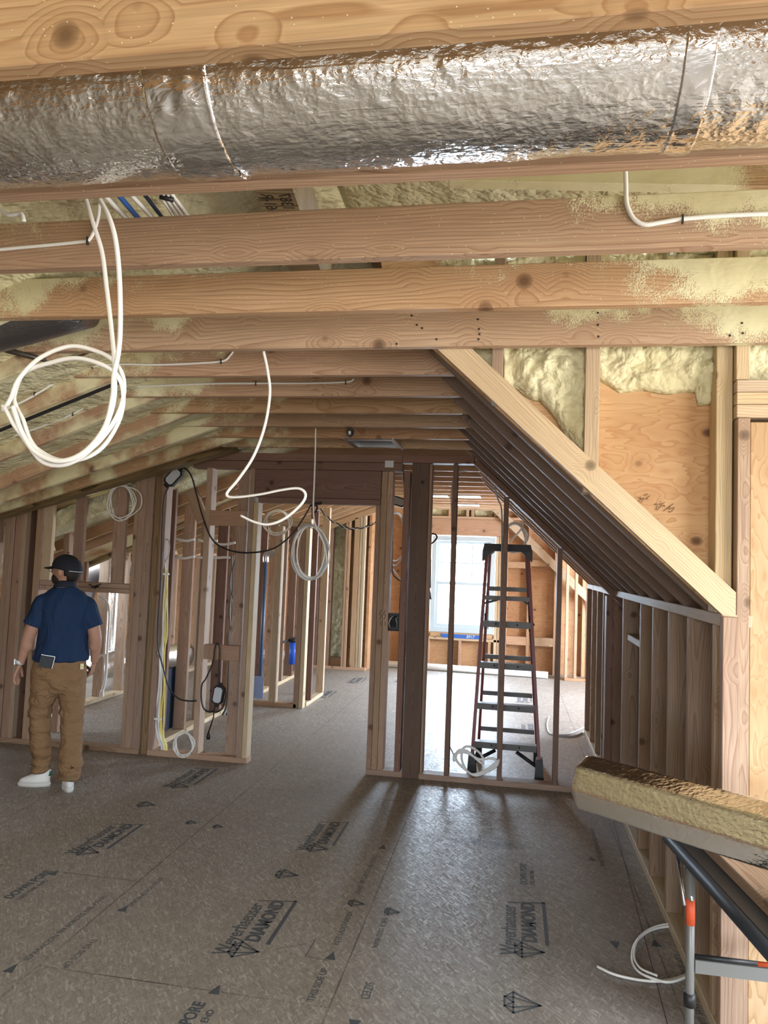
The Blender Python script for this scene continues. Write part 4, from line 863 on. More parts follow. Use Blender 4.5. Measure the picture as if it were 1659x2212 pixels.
# ================================================================ STEPLADDER
ld = empty('stepladder', (-.01, 6.12, 0)); tag(ld, 'tall fibreglass stepladder with red rails standing behind the slender studs', 'stepladder')
M_FGR = plain('red_fibreglass', (.20, .03, .028), .45); M_ALU = plain('dull_aluminium_rungs', (.13, .125, .12), .5, .3)
def lerp(a, b, u): return a+(b-a)*u
ZT = 1.765
def rail(s, xb, yb, xt, yt, w, d):
    A = Vector((xb, yb, .12)); B = Vector((xt, yt, ZT)); vs = []
    for P in (A, B): vs += [P+Vector((-w/2, -d/2, 0)), P+Vector((w/2, -d/2, 0)), P+Vector((w/2, d/2, 0)), P+Vector((-w/2, d/2, 0))]
    return MB().add(vs, [(0, 1, 2, 3), (4, 7, 6, 5), (0, 4, 5, 1), (1, 5, 6, 2), (2, 6, 7, 3), (3, 7, 4, 0)])
FX, TX, RXB = .262, .170, .245
cx = lambda z: -.035*(z/ZT)
for s in (-1, 1):
    rail(s, s*FX, -.045, s*TX+cx(ZT), .19, .024, .075).build('front_rail', M_FGR, ld)
    rail(s, s*RXB, .42, s*(TX-.02)+cx(ZT), .30, .022, .045).build('rear_rail', M_FGR, ld)
    f = MB(); f.add([(s*FX-.035, -.1, 0), (s*FX+.035, -.1, 0), (s*FX+.035, .02, 0), (s*FX-.035, .02, 0), (s*FX-.026, -.09, .15), (s*FX+.026, -.09, .15), (s*FX+.026, .01, .15), (s*FX-.026, .01, .15)], [(3, 2, 1, 0), (4, 5, 6, 7), (0, 1, 5, 4), (1, 2, 6, 5), (2, 3, 7, 6), (3, 0, 4, 7)]); f.build('foot', M_BLK, ld)
    MB().box(s*RXB-.028, s*RXB+.028, .39, .46, 0, .13).build('foot', M_BLK, ld)
def xat(z, b, t_): return lerp(b, t_, z/ZT)
for i, z in enumerate((.205, .50, .82, 1.15, 1.38)):
    y = lerp(-.045, .19, z/ZT); hw = xat(z, FX, TX)-.01; c_ = cx(z)
    if i == 4: continue
    m = MB(); m.box(-hw+c_, hw+c_, y-.045, y+.035, z+.036, z+.040).box(-hw+c_, hw+c_, y-.047, y-.043, z-.008, z+.04).box(-hw+c_, hw+c_, y+.033, y+.036, z+.01, z+.04)
    st = m.build('step', M_ALU, ld)
    for q in (-.45, .45): o = MB().tube([(c_+q*hw, y-.051, z+.02), (c_+q*hw, y-.047, z+.02)], .007, 10).build('rivet', M_BLK, st)
for i, z in enumerate((.235, .54, .85, 1.43)):
    y = lerp(.42, .30, z/ZT); hw = xat(z, RXB, TX-.02)-.008; c_ = cx(z); MB().box(-hw+c_, hw+c_, y-.012, y+.012, z, z+.036).build('rear_crossbar', M_ALU, ld)
z = 1.36; y = lerp(-.045, .19, z/ZT); hw = xat(z, FX, TX)-.01; MB().box(-hw+cx(z), hw+cx(z), y-.04, y+.02, z, z+.035).build('step', M_ALU, ld)
for s in (-1, 1):
    for z0, y0, z1, x1, mt, nm in ((.02, -.04, .18, .45, M_BLK, 'brace'), (1.27, .12, 1.36, .60, M_ALU, 'brace')):
        A = Vector((s*(xat(z0, FX, TX)-.01)+cx(z0), y0, z0+.06)); B = Vector((s*hw*x1, y0+.02, z1)); MB().tube([A, B], .016 if mt is M_BLK else .009, 6).build(nm, mt, ld)
    A = Vector((s*(hw-.0)+cx(1.1), .11, 1.12)); MB().tube([A, A+Vector((0, .0, .13))], .005, 6).build('spreader_bar', M_BLK, ld); MB().tube([(s*xat(1.18, FX, TX)*.98, .13, 1.17), (s*xat(1.18, RXB, TX)*.98, .34, 1.17)], .006, 6).build('spreader_bar', M_BLK, ld)
m = MB(); cX = cx(ZT); m.add([(cX-.205, .12, ZT), (cX+.205, .12, ZT), (cX+.205, .36, ZT), (cX-.205, .36, ZT), (cX-.19, .125, ZT+.06), (cX+.19, .125, ZT+.06), (cX+.19, .355, ZT+.06), (cX-.19, .355, ZT+.06)], [(3, 2, 1, 0), (4, 5, 6, 7), (0, 1, 5, 4), (1, 2, 6, 5), (2, 3, 7, 6), (3, 0, 4, 7)])
for s in (-1, 1): m.add([(cX+s*.205, .118, ZT), (cX+s*.11, .118, ZT), (cX+s*.205, .118, ZT-.085), (cX+s*.205, .36, ZT), (cX+s*.11, .36, ZT), (cX+s*.205, .36, ZT-.085)], [(0, 1, 2), (3, 5, 4), (0, 3, 4, 1), (1, 4, 5, 2), (2, 5, 3, 0)])
m.build('top_cap', M_BLK, ld)
ld.rotation_euler = (0, 0, -.03)

# ================================================================ TABLE, FOIL DUCT ON IT
tb = empty('folding_table', (.66, 2.40, 0)); tag(tb, 'folding work table with dark edge and orange-marked leg at the lower right', 'table')
TA = Vector((.562, 2.80)); TBp = Vector((.705, 1.58)); ux = (TBp-TA).normalized(); nx = Vector((-ux.y, ux.x))
if nx.x < 0: nx = -nx
def tl(u, w_, z): p = TA+ux*u+nx*w_; return Vector((p.x-.66, p.y-2.40, z))
def slab(mb, u0, u1, w0, w1, z0, z1): return mb.add([tl(u, w_, z) for u in (u0, u1) for w_ in (w0, w1) for z in (z0, z1)], [(0, 1, 3, 2), (4, 6, 7, 5), (0, 4, 5, 1), (2, 3, 7, 6), (0, 2, 6, 4), (1, 5, 7, 3)])
slab(MB(), 0.012, 1.2, .012, .50, .705, .732).build('table_top', plain('dark_grey_plastic_top', (.05, .052, .055), .5), tb)
M_RIM = plain('blue_black_rim', (.022, .03, .045), .55)
m = MB(); m.tube([tl(.0, .0, .715), tl(1.2, 0, .715)], .019, 14); m.tube([tl(0, 0, .715), tl(0, .50, .715)], .019, 14); m.build('edge_rim', M_RIM, tb)
lg = Vector(at(1494, 1862, 1, 2.62)); lx, ly = .592-.66, 2.60-2.40
M_LEG = plain('grey_painted_tube', (.20, .20, .19), .45, .3)
leg = MB().tube([(lx, ly, 0.03), (lx, ly, .70)], .0135, 14).build('leg', M_LEG, tb)
MB().tube([(lx, ly, .52), (lx, ly, .60)], .0140, 14).build('orange_marking', plain('orange_spray_paint', (.70, .10, .03), .5), leg)
MB().tube([(lx, ly, .27), (lx, ly, .31)], .0185, 14).build('black_collar', M_BLK, leg); MB().tube([(lx, ly, 0), (lx, ly, .029)], .017, 12).build('rubber_tip', M_BLK, leg)
MB().tube([(lx+.42, ly+.02, 0.0), (lx+.42, ly+.02, .70)], .0135, 14).build('leg', M_LEG, tb)
MB().box(lx+.0145, lx+.40, ly-.008, ly+.008, .375, .415).build('crossbar', M_LEG, tb); MB().tube([(lx+.0145, ly, .424), (lx+.2, ly, .424)], .008, 8).build('brace_rod', M_BLK, tb); MB().tube([(lx+.2, ly, .424), (lx+.40, ly, .424)], .008, 8).build('orange_rod', bpy.data.materials['orange_spray_paint'], tb)
m = MB(); m.tube([(lx+.0, ly-.02, .60), (lx-.0, ly+.09, .69)], .006, 6); m.tube([(lx-.02, ly-.01, .58), (lx-.02, ly+.10, .69)], .006, 6); m.build('folding_brace', M_GAL, tb)
# second pair of legs toward the camera, below the frame
for w_ in (.04, .5):
    p = tl(1.1, w_, 0); MB().tube([p, p+Vector((0, 0, .70))], .0135, 12).build('leg', M_LEG, tb)
bd = empty('wood_plank', (0, 0, 0)); 
def slabw(mb, u0, u1, w0, w1, z0, z1): return mb.add([tl(u, w_, z)+Vector((.66, 2.40, 0)) for u in (u0, u1) for w_ in (w0, w1) for z in (z0, z1)], [(0, 1, 3, 2), (4, 6, 7, 5), (0, 4, 5, 1), (2, 3, 7, 6), (0, 2, 6, 4), (1, 5, 7, 3)])
bpy.data.objects.remove(bd)
c0 = tl(.62, .125, .751)+Vector((.66, 2.40, 0)); o = bpy.data.objects.new('wood_plank', board_mesh('wood_plank', 1.10, .12, .036, M_S)); C.objects.link(o); o.location = c0; o.rotation_euler = (0, 0, math.atan2(ux.y, ux.x)); tag(o, 'brown wooden plank lying along the edge of the folding table', 'plank')
o = slabw(MB(), .06, 1.1, .19, .52, .733, .765).build('plywood_offcut', M_PLYD); tag(o, 'brown board on the folding table beside the plank', 'board')
def sheet(u0, u1, w0, w1, z, lab, seed, tw=0):
    vs = []; n = 24
    for j in range(n+1):
        for i in range(n+1):
            p = tl(u0+(u1-u0)*i/n, w0+(w1-w0)*j/n+tw*i/n, z+.008*noise.noise(Vector((i*.4, j*.3, seed)))+.004)+Vector((.66, 2.40, 0)); vs.append(p)
    fs = [(j*(n+1)+i, j*(n+1)+i+1, (j+1)*(n+1)+i+1, (j+1)*(n+1)+i) for j in range(n) for i in range(n)]
    o = MB().add(vs, fs, True).build('foil_sheet', M_FOIL); md = o.modifiers.new('t', 'SOLIDIFY'); md.thickness = .006; tag(o, lab, 'foil sheet')
sheet(.12, 1.1, .215, .33, .775, 'foil insulation sheet with stitched edge lying beside the plank', 1); sheet(.12, 1.1, .345, .50, .790, 'second foil insulation sheet lying under the duct end', 2, .03)
# foil wrapped duct roll
def facet_duct():
    A = Vector((.272, 2.66, .912)); B = Vector((1.02, 2.02, .918)); e = empty('foil_wrapped_duct', A); tag(e, 'foil-wrapped duct piece lying over the corner of the folding table', 'duct')
    X = (B-A).normalized(); Y = Vector((0, 0, 1)).cross(X).normalized(); Z = X.cross(Y); L = (B-A).length; n = 170; nr = 120; vs = []; fs = []
    poly = [(math.cos(math.radians(a))*r, math.sin(math.radians(a))*r) for a, r in ((182, .088), (225, .083), (275, .078), (325, .086), (10, .088), (50, .088), (92, .092), (136, .092))]
    prof = []
    per = []
    for i in range(8):
        p, q = Vector(poly[i]), Vector(poly[(i+1) % 8])
        for k in range(15): prof.append(p.lerp(q, k/15))
    prof = [(prof[i-2]+prof[i-1]+prof[i]+prof[(i+1) % 120]+prof[(i+2) % 120])/5 for i in range(120)]
    for i in range(n+1):
        s = L*i/n
        for k in range(nr):
            a, b = prof[k]; q = 1.12++.012*noise.noise(Vector((s*9, a*25, b*25)))+.003*abs(noise.noise(Vector((s*60, a*70, b*70))))
            if i < 3: q *= .965+.012*i
            vs.append(X*s+Y*a*q+Z*b*q)
    for i in range(n):
        for k in range(nr): fs.append((i*nr+k, i*nr+(k+1) % nr, (i+1)*nr+(k+1) % nr, (i+1)*nr+k))
    fs += [tuple(reversed(range(nr))), tuple(n*nr+k for k in range(nr))]
    MB().add(vs, fs, True).build('foil_wrap', M_FOIL3, e)
facet_duct()

# ================================================================ FLOOR PRINT
fp = empty('floor_stamp'); bpy.data.objects.remove(fp)
def stampgrp(lab, loc): e = empty('printed_stamp', (loc[0], loc[1], 0)); tag(e, lab, 'printed stamp', 'printed marks on the floor panels'); return e
UPY, LFT = (0, 1, 0), (-1, 0, 0)
def strip(m, a, b, w_):
    a, b = Vector(a), Vector(b); d = (b-a).normalized()*0.5*w_; n = Vector((-d.y, d.x)); z0, z1 = .0006, .0012
    m.add([(p.x, p.y, z) for z in (z0, z1) for p in (a+n-d, a-n-d, b-n+d, b+n+d)], [(3, 2, 1, 0), (4, 5, 6, 7), (0, 1, 5, 4), (1, 2, 6, 5), (2, 3, 7, 6), (3, 0, 4, 7)]); return m
def gem(e, cx_, cy_, s, w_=.006):
    """faceted gem pointing to +X, drawn in lines"""
    m = MB(); P = [(-.5, -.28), (-.2, -.62), (.72, 0), (-.2, .62), (-.5, .28)]; Q = [(-.2, -.28), (-.2, .0), (-.2, .3)]
    T = lambda p: (cx_+p[0]*s, cy_+p[1]*s)
    for i in range(5): strip(m, T(P[i]), T(P[(i+1) % 5]), w_)
    for a, b in (((-.2, -.62), (-.2, .62)), ((-.2, -.3), (.72, 0)), ((-.2, .3), (.72, 0)), ((-.5, -.28), (-.2, -.3)), ((-.5, -.28), (-.2, 0)), ((-.5, .28), (-.2, 0)), ((-.5, .28), (-.2, .3))): strip(m, T(a), T(b), w_)
    m.build('gem_mark', M_INK, e)
def stamp(x, y, L, lab):
    """maker's stamp reading away from the camera; x = left baseline, y = start, L = length"""
    e = stampgrp(lab, (x, y)); k = L/.53
    textmesh('stamp_text', 'Weyerhaeuser', .098*k, (0, .0, 0), UPY, LFT, M_INK, e, .0012, sx=.80, lift=.0004)
    textmesh('stamp_text', 'DIAMOND', .088*k, (.088*k, .13*k, 0), UPY, LFT, M_INK, e, .004, sx=.92, lift=.0004)
    m = MB(); strip(m, (.135*k, .13*k), (.135*k, .535*k), .017*k); strip(m, (.135*k, .535*k), (-.035*k, .50*k), .008*k); m.build('stamp_rule', M_INK, e)
    gem(e, .045*k, .055*k, .10*k, .008*k)
stamp(-1.115, 3.03, .53, 'large printed maker stamp at the lower centre of the near floor')
stamp(.060, 3.32, .53, 'large printed maker stamp right of centre on the near floor')
stamp(-2.29, 3.80, .50, 'printed maker stamp on the left floor, nearest the man')
stamp(-1.10, 4.18, .50, 'printed maker stamp on the floor before the doorway')
stamp(-2.33, 5.02, .52, 'printed maker stamp beside the short bottom plate')
stamp(-2.25, 8.7, .5, 'faint stamp on the far floor, nearer one in the doorway'); stamp(-2.1, 9.9, .5, 'faint stamp on the far floor, farther one in the doorway'); stamp(.18, 7.6, .5, 'faint stamp on the far floor behind the ladder'); stamp(.15, 9.3, .5, 'faint stamp near the window behind the ladder'); stamp(-1.5, 10.2, .5, 'faint stamp near the window behind the dark post')
for x, y, s, lab in ((.07, 2.975, .11, 'large gem outline at the bottom of the floor'), (-.70, 3.62, .06, 'small gem mark by the centre seam, left'), (-1.12, 3.85, .09, 'gem outline between two maker stamps'), (-.52, 3.58, .055, 'small gem mark right of the centre seam'), (-2.32, 4.65, .09, 'gem outline left of the doorway light'), (-1.90, 4.42, .05, 'small gem mark by the left seam'), (-1.72, 4.40, .05, 'small gem mark just right of the left seam')):
    e = stampgrp(lab, (x, y)); gem(e, 0, 0, s, .0055 if s < .08 else .007)
def txt(s, x, y, size, lab, d=UPY, u=LFT, off=0, sx=1, mat=None, arrow=False):
    e = stampgrp(lab, (x, y)); textmesh('stamp_text', s, size, (0, 0, 0), d, u, mat or M_INK, e, off, sx=sx, lift=.0004)
    return e
dn = (0, -1, 0); rt = (1, 0, 0)
e = txt('THIS SIDE UP', -.685, 2.80, .040, 'printed line THIS SIDE UP left of the centre seam', off=.0004)
txt('ESTE LADO ARRIBA', -.690, 3.22, .036, 'printed Spanish line further along the centre seam', off=.0002); txt('PANEL', -.69, 2.50, .040, 'printed word at the bottom left of the centre seam')
txt('LEAVE 1/8" GAP ON ALL EDGES', -.70, 3.72, .036, 'printed gap instruction along the centre seam')
txt('SIZED THICK 23/32 48X96', -.545, 3.62, .034, 'inverted printed line right of the centre seam', dn, rt); txt('SIZED', -.52, 2.98, .05, 'inverted printed word near the bottom right of the centre seam', dn, rt, sx=.9)
txt('DOWN PORE', -2.27, 3.255, .062, 'bold printed words at the left edge of the near floor', off=.002, sx=.85); txt('LESS THIS END', -2.225, 3.255, .034, 'smaller printed words under the bold ones at left', off=.0005)
txt('DOWN PORE', -1.065, 2.36, .066, 'bold printed words at the bottom edge of the floor', off=.002, sx=.85); txt('LESS THIS END', -1.015, 2.42, .038, 'smaller printed words at the bottom edge of the floor', off=.0006)
txt('DOWN PORE', .12, 4.05, .05, 'faded printed words above the right maker stamp', off=.001, sx=.9); txt('LESS THIS END', .16, 4.05, .03, 'smaller faded words above the right maker stamp')
txt('LEAVE 1/8" GAP ON ALL EDGES', .50, 2.95, .036, 'printed gap instruction near the right seam', dn, rt); txt('SEPARACION EN BORDES DEL PANEL', .53, 5.0, .036, 'printed Spanish instruction near the right seam', dn, rt)
txt('SEPARACION EN BORDES DEL PANEL', -1.86, 2.80, .036, 'printed Spanish instruction along the left seam'); txt('SIZED FOR SPACING', -1.72, 3.65, .036, 'inverted printed line right of the left seam', dn, rt); txt('THIS SIDE UP', -1.71, 3.02, .04, 'inverted printed line at the lower left of the floor', dn, rt)
txt('EXPOSURE 1 48/24', .73, 3.5, .034, 'printed line between the right seam and the low wall', dn, rt); txt('LEAVE GAP 1/8', .72, 3.15, .034, 'printed line beside the table leg', dn, rt)
for x, y, s, lab in ((-.695, 3.13, 1, 'small printed triangle on the left of the centre seam'), (-.51, 2.70, -1, 'small printed triangle at the bottom of the centre seam'), (.49, 3.52, -1, 'small printed triangle left of the right seam'), (.67, 3.58, 1, 'small printed triangle on the right seam'), (-1.885, 2.74, 1, 'small printed triangle at the lower left'), (-.69, 4.35, 1, 'small faded triangle up the centre seam'), (-1.72, 3.3, 1, 'small printed triangle right of the left seam'), (.49, 4.5, 1, 'faded triangle up the right seam'), (-2.25, 3.565, 1, 'printed arrowhead after the bold words at left'), (-1.06, 2.79, 1, 'printed arrowhead after the bold words at the bottom')):
    e = stampgrp(lab, (x, y)); MB().add([(px_, py_*s, z) for z in (.0006, .0012) for px_, py_ in ((-.022, -.03), (.022, -.03), (0, .035))], [(2, 1, 0), (3, 4, 5), (0, 1, 4, 3), (1, 2, 5, 4), (2, 0, 3, 5)]).build('triangle_mark', M_INK, e)
e = stampgrp('long purple chalk line near the right seam', (.60, 3.5)); m = MB(); strip(m, (-.02, -1.), (.1, 1.7), .004); m.build('chalk_line', M_INKR, e)
e = stampgrp('short angular pencil lines on the near floor', (-.8, 3.1)); m = MB(); strip(m, (0, 0), (.005, .15), .003); strip(m, (0, 0), (.1, -.01), .002); strip(m, (-.14, .02), (-.02, .1), .002); m.build('pencil_line', M_INK, e)
# handwriting on plywood and studs
def pen(e, pts, r=.0011, mat=None, Y=3.026): o = MB().tube(spline(pxl(pts, Y), 4), r, 5).build('pen_stroke', mat or M_PEN, e)
hw_ = empty('pencil_writing'); tag(hw_, 'pencilled numbers on the wide plywood bay', 'writing')
s_ = .0904
for st in ([(330, 290), (370, 260), (365, 320), (320, 370)], [(370, 320), (440, 285), (450, 310), (380, 400)], [(445, 220), (530, 205), (520, 180)], [(490, 320), (600, 225)], [(530, 290), (550, 325)],
           [(715, 450), (750, 420), (770, 470), (740, 560), (790, 560), (820, 500)], [(810, 450), (850, 420), (870, 450), (840, 520)], [(880, 430), (960, 385)], [(905, 470), (940, 460), (945, 500)], [(920, 600), (1160, 420)], [(1050, 530), (1090, 480), (1040, 550), (1100, 540), (1180, 510), (1150, 570), (1080, 625), (1040, 600)], [(835, 380), (865, 360)]):
    pen(hw_, [(1350+x*s_, 1050+y*s_) for x, y in st])
hw2 = empty('marker_writing'); tag(hw2, 'black marker scribble on the low header', 'writing')
for st in ([(192, 1262), (205, 1268), (212, 1264), (198, 1270)], [(205, 1266), (218, 1262)], [(203, 1272), (214, 1266)]): pen(hw2, st, .004, M_PENK, YP-.001)
hw3 = empty('pencil_marks'); tag(hw3, 'two pencilled S marks on the stud pack right of the doorway', 'writing')
for d in (0, 9): pen(hw3, [(824+d, 1318), (820+d, 1326), (824+d, 1330), (820+d, 1338)], .002, M_PENK, YP-.0005); pen(hw3, [(822+d, 1342), (823+d, 1352)], .002, M_PENK, YP-.0005)

# ================================================================ PERSON
def skinmat(name, col, rough=.55, sheen=0, bumps=None):
    t = NT(name); P = t.n('TexCoord').outputs['Object']
    n = t.noise(P, 6, 4, .6); c = t.mix(t.ramp(n, (.3, 0), (.75, .5)), col, tuple(v*.78 for v in col))
    if bumps: t.bump(t.noise(t.vm('MULTIPLY', P, bumps[0]), 1, 3, .55, .8), bumps[1], bumps[2])
    return t.fin(c, rough, 0, .3)
M_SKIN = skinmat('skin', (.42, .235, .165), .5, bumps=((60, 60, 60), .15, .002))
M_SHIRT = skinmat('navy_polo_cloth', (.008, .028, .080), .8, bumps=((10, 10, 4), .8, .04))
M_PANT = skinmat('brown_duck_cloth', (.235, .14, .07), .85, bumps=((9, 9, 15), .9, .04))
M_CAP = plain('black_navy_cap_cloth', (.006, .008, .016), .8); M_HAIR = plain('dark_brown_hair', (.012, .008, .006), .7)
M_SHOE = plain('white_leather', (.72, .73, .72), .45); M_SOLE = plain('off_white_rubber', (.58, .58, .55), .6)
M_GRN = plain('dark_green_patch', (.01, .14, .07), .5)
man = empty('person', (-3.032, 4.80, 0), math.radians(30)); tag(man, 'person in navy polo, brown work pants and cap standing with his back turned at left', 'person')
def remesh(o, vox, smooth=4, name=None):
    md = o.modifiers.new('r', 'REMESH'); md.mode = 'VOXEL'; md.voxel_size = vox; md.use_smooth_shade = True
    if smooth: sm = o.modifiers.new('s', 'SMOOTH'); sm.factor = .5; sm.iterations = smooth
    dg = bpy.context.evaluated_depsgraph_get(); dg.update(); me = bpy.data.meshes.new_from_object(o.evaluated_get(dg)); o.modifiers.clear(); o.data = me; return o
def sec(x, y, z, rx, ry, yw=0): return ((x, y, z), rx, ry, yw)
# --- body (skin): one continuous mesh
b = MB()
b.loft([sec(-.05, .0, .76, .15, .11), sec(-.05, 0, .95, .15, .105), sec(-.042, 0, 1.1, .14, .10), sec(-.042, 0, 1.22, .15, .10), sec(-.045, 0, 1.29, .14, .085), sec(-.05, 0, 1.345, .08, .065), sec(-.052, .012, 1.39, .056, .058), sec(-.052, .02, 1.44, .054, .058)])
b.tube([(-.10, 0, .80), (-.155, .02, .5), (-.135, .06, .20), (-.13, .07, .10)], [.085, .05, .038, .036], 14); b.tube([(.02, 0, .80), (.048, -.01, .5), (.055, -.04, .2), (.062, -.05, .09)], [.085, .05, .038, .036], 14)
HY = math.radians(58); HM = Matrix.Rotation(HY, 3, 'Z'); HC = Vector((-.050, .02, 1.500))
def hp(x, y, z): return HC+HM @ Vector((x, y, z))
b.ball(HC, (.074, .092, .108), 16, HM); b.ball(hp(0, .03, -.055), (.055, .066, .062), 12, HM)      # skull, jaw
b.ball(hp(0, .102, -.012), (.011, .02, .026), 8, HM); b.ball(hp(0, .094, -.052), (.024, .012, .011), 8, HM)   # nose, lips
for s in (-1, 1):
    b.ball(hp(s*.080, -.004, -.014), (.013, .019, .033), 8, HM); b.ball(hp(s*.03, .082, .005), (.013, .012, .009), 8, HM)
def limb(pts, r, n=14, sub=5):
    P = spline(pts, sub); N = len(P); R = []
    for i in range(N):
        u = i/sub; k = min(int(u), len(r)-2); R.append(r[k]+(r[k+1]-r[k])*(u-k))
    b.tube(P, R, n)
def hand(W, K, palm_n, side, curl, thumb):
    """W wrist, K knuckle centre, side = across-the-palm direction"""
    W, K = Vector(W), Vector(K); d = (K-W).normalized(); sd = Vector(side); sd = (sd-d*sd.dot(d)).normalized(); nn = d.cross(sd)
    if nn.dot(Vector(palm_n)) < 0: nn = -nn
    for u, w_ in ((.1, .020), (.35, .027), (.6, .031), (.85, .033), (1, .031)):
        c_ = W+(K-W)*u; m_ = Matrix((sd, nn, d)).transposed(); b.ball(c_, (w_*1.12, .0135, .022), 8, m_)
    for i, (off, L_) in enumerate(((-.027, .066), (-.009, .076), (.009, .071), (.026, .056))):
        p = K+sd*off; q = d.copy(); P = [p-d*.015]; a = curl*(1+.12*i)
        for seg, f in ((.45, .7), (.30, 1.0), (.25, .8)):
            q = (q*math.cos(a*f)+nn*math.sin(a*f)).normalized(); nn2 = nn; p = p+q*L_*seg; P.append(p)
        b.tube(spline(P, 3), [.0092, .0092, .0092, .0090, .0088, .0086, .0083, .0078, .0074, .006][:3*(len(P)-1)+1], 8)
    p = W+d*.03+sd*thumb*.022; P = [p, p+d*.028+sd*thumb*.022+nn*.010, p+d*.052+sd*thumb*.026+nn*.022, p+d*.072+sd*thumb*.022+nn*.034]
    b.tube(spline(P, 3), [.0125, .012, .0115, .011, .0105, .010, .0098, .0092, .0085, .007], 8)
# left arm (image left), hangs out from the body; right arm a little bent
SL, EL, WL = (-.188, 0, 1.275), (-.262, .0, 1.035), (-.306, .045, .848)
SR, ER, WR = (.100, 0, 1.262), (.166, -.015, 1.03), (.170, .045, .855)
limb([SL, EL, WL], [.050, .044, .0255]); limb([SR, ER, WR], [.050, .044, .0255])
b.ball((-.270, .01, .985), (.044, .044, .06)); b.ball((.168, .0, .98), (.044, .044, .06))
hand(WL, (-.330, .060, .768), (1, .1, 0), (.25, .95, 0), .42, 1)
hand(WR, (.158, .075, .778), (-1, .25, -.2), (.25, .95, 0), .75, 1)
body = b.build('body', M_SKIN, man); remesh(body, .0052, 3)
# --- hair, beard, cap
b2 = MB(); b2.ball(hp(0, -.012, .002), (.0785, .090, .100), 14, HM); hr = b2.build('hair', M_HAIR, man)
# keep hair away from the face: cut front half below the cap by clipping vertices
bm = bmesh.new(); bm.from_mesh(hr.data)
kill = [v for v in bm.verts if (HM.inverted() @ (v.co-HC)).y > -.028 or (v.co-HC).z < -.078]
bmesh.ops.delete(bm, geom=kill, context='VERTS'); bm.to_mesh(hr.data); bm.free()
md = hr.modifiers.new('t', 'SOLIDIFY'); md.thickness = .006; md.offset = 0
b2 = MB(); b2.ball(hp(0, .042, -.064), (.057, .060, .052), 12, HM); be = b2.build('beard', M_HAIR, man)
bm = bmesh.new(); bm.from_mesh(be.data); kill = [v for v in bm.verts if (v.co-HC).z > -.035 or (HM.inverted() @ (v.co-HC)).y < -.01]
bmesh.ops.delete(bm, geom=kill, context='VERTS'); bm.to_mesh(be.data); bm.free(); md = be.modifiers.new('t', 'SOLIDIFY'); md.thickness = .006; md.offset = 0
b2 = MB(); n = 28; rings = []
for j in range(11):
    th = math.pi/2*j/10; rr = math.cos(th)
    rings.append([hp(math.cos(a)*.088*max(rr, .02)*(1 if j else 1.0), -.006+math.sin(a)*.105*max(rr, .02), .002+.022*math.sin(a)*(1-j/10)+.103*math.sin(th)) for a in [2*math.pi*k/n for k in range(n)]])
vs = [v for r in rings for v in r]; fs = [(i*n+k, i*n+(k+1) % n, (i+1)*n+(k+1) % n, (i+1)*n+k) for i in range(10) for k in range(n)]+[tuple(10*n+k for k in range(n))]
cap = b2.add(vs, fs, True).build('cap', M_CAP, man); md = cap.modifiers.new('t', 'SOLIDIFY'); md.thickness = .004; md.offset = 1
b2 = MB(); m_ = 12; vs = []; 
for j in range(5):
    for i in range(m_+1):
        a = math.pi*(.12+.76*i/m_); u = j/4; x = math.cos(a)*.082; y0 = math.sin(a)*.098; vs.append(hp(x*(1-.1*u), y0+u*.075*math.sin(a)**.6, +.022-.010*u-.010*(x/.08)**2+.0))
fs = [(j*(m_+1)+i, j*(m_+1)+i+1, (j+1)*(m_+1)+i+1, (j+1)*(m_+1)+i) for j in range(4) for i in range(m_)]
br = b2.add(vs, fs, True).build('cap_brim', M_CAP, cap); md = br.modifiers.new('t', 'SOLIDIFY'); md.thickness = .005
b2 = MB(); b2.tube([hp(math.cos(a)*.0915, -.006+math.sin(a)*.1085, .004+.016*math.sin(a)) for a in [math.radians(d) for d in range(215, 290, 6)]], .0026, 6); b2.build('cap_strap', plain('white_cap_edge', (.6, .62, .66), .5), cap)
MB().ball(hp(0, -.006, .120), (.008, .008, .004), 6).build('cap_button', M_CAP, cap)
gls = MB()
for s in (-1, 1):
    gls.tube([hp(s*.033+math.cos(a)*.024, .102, .002+math.sin(a)*.019) for a in [2*math.pi*k/14 for k in range(15)]], .0016, 6); gls.tube([hp(s*.057, .102, .006), hp(s*.078, .06, .008), hp(s*.082, .0, .006)], .0015, 6)
gls.tube([hp(-.009, .102, .006), hp(.009, .102, .006)], .0014, 6); gls.build('glasses', M_STA, man)
# --- shirt
b = MB()
b.loft([sec(-.05, 0, .872, .180, .128), sec(-.05, 0, .90, .182, .130), sec(-.045, 0, .96, .170, .122), sec(-.042, 0, 1.10, .160, .118), sec(-.042, 0, 1.19, .166, .118), sec(-.044, 0, 1.255, .172, .110), sec(-.046, 0, 1.305, .160, .096), sec(-.048, 0, 1.345, .122, .082), sec(-.052, .004, 1.378, .080, .07)], 28)
for S, E_ in ((SL, EL), (SR, ER)):
    S, E_ = Vector(S), Vector(E_); sgn = -1 if S.x < 0 else 1; sgn = -1 if S.x < -.04 else 1; S2 = S+Vector((-sgn*.06, 0, .012)); d = (E_-S)
    b.tube(spline([S2, S+Vector((sgn*.0, 0, -.006)), S+d*.38+Vector((sgn*.002, 0, 0)), S+d*.68+Vector((sgn*.006, 0, 0))], 4), [.054, .055, .056, .057, .059, .060, .061, .062, .063, .064, .065, .066, .067], 18)
sh = b.build('polo_shirt', M_SHIRT, man); remesh(sh, .0065, 5)
cl = MB(); n = 26; vs = []
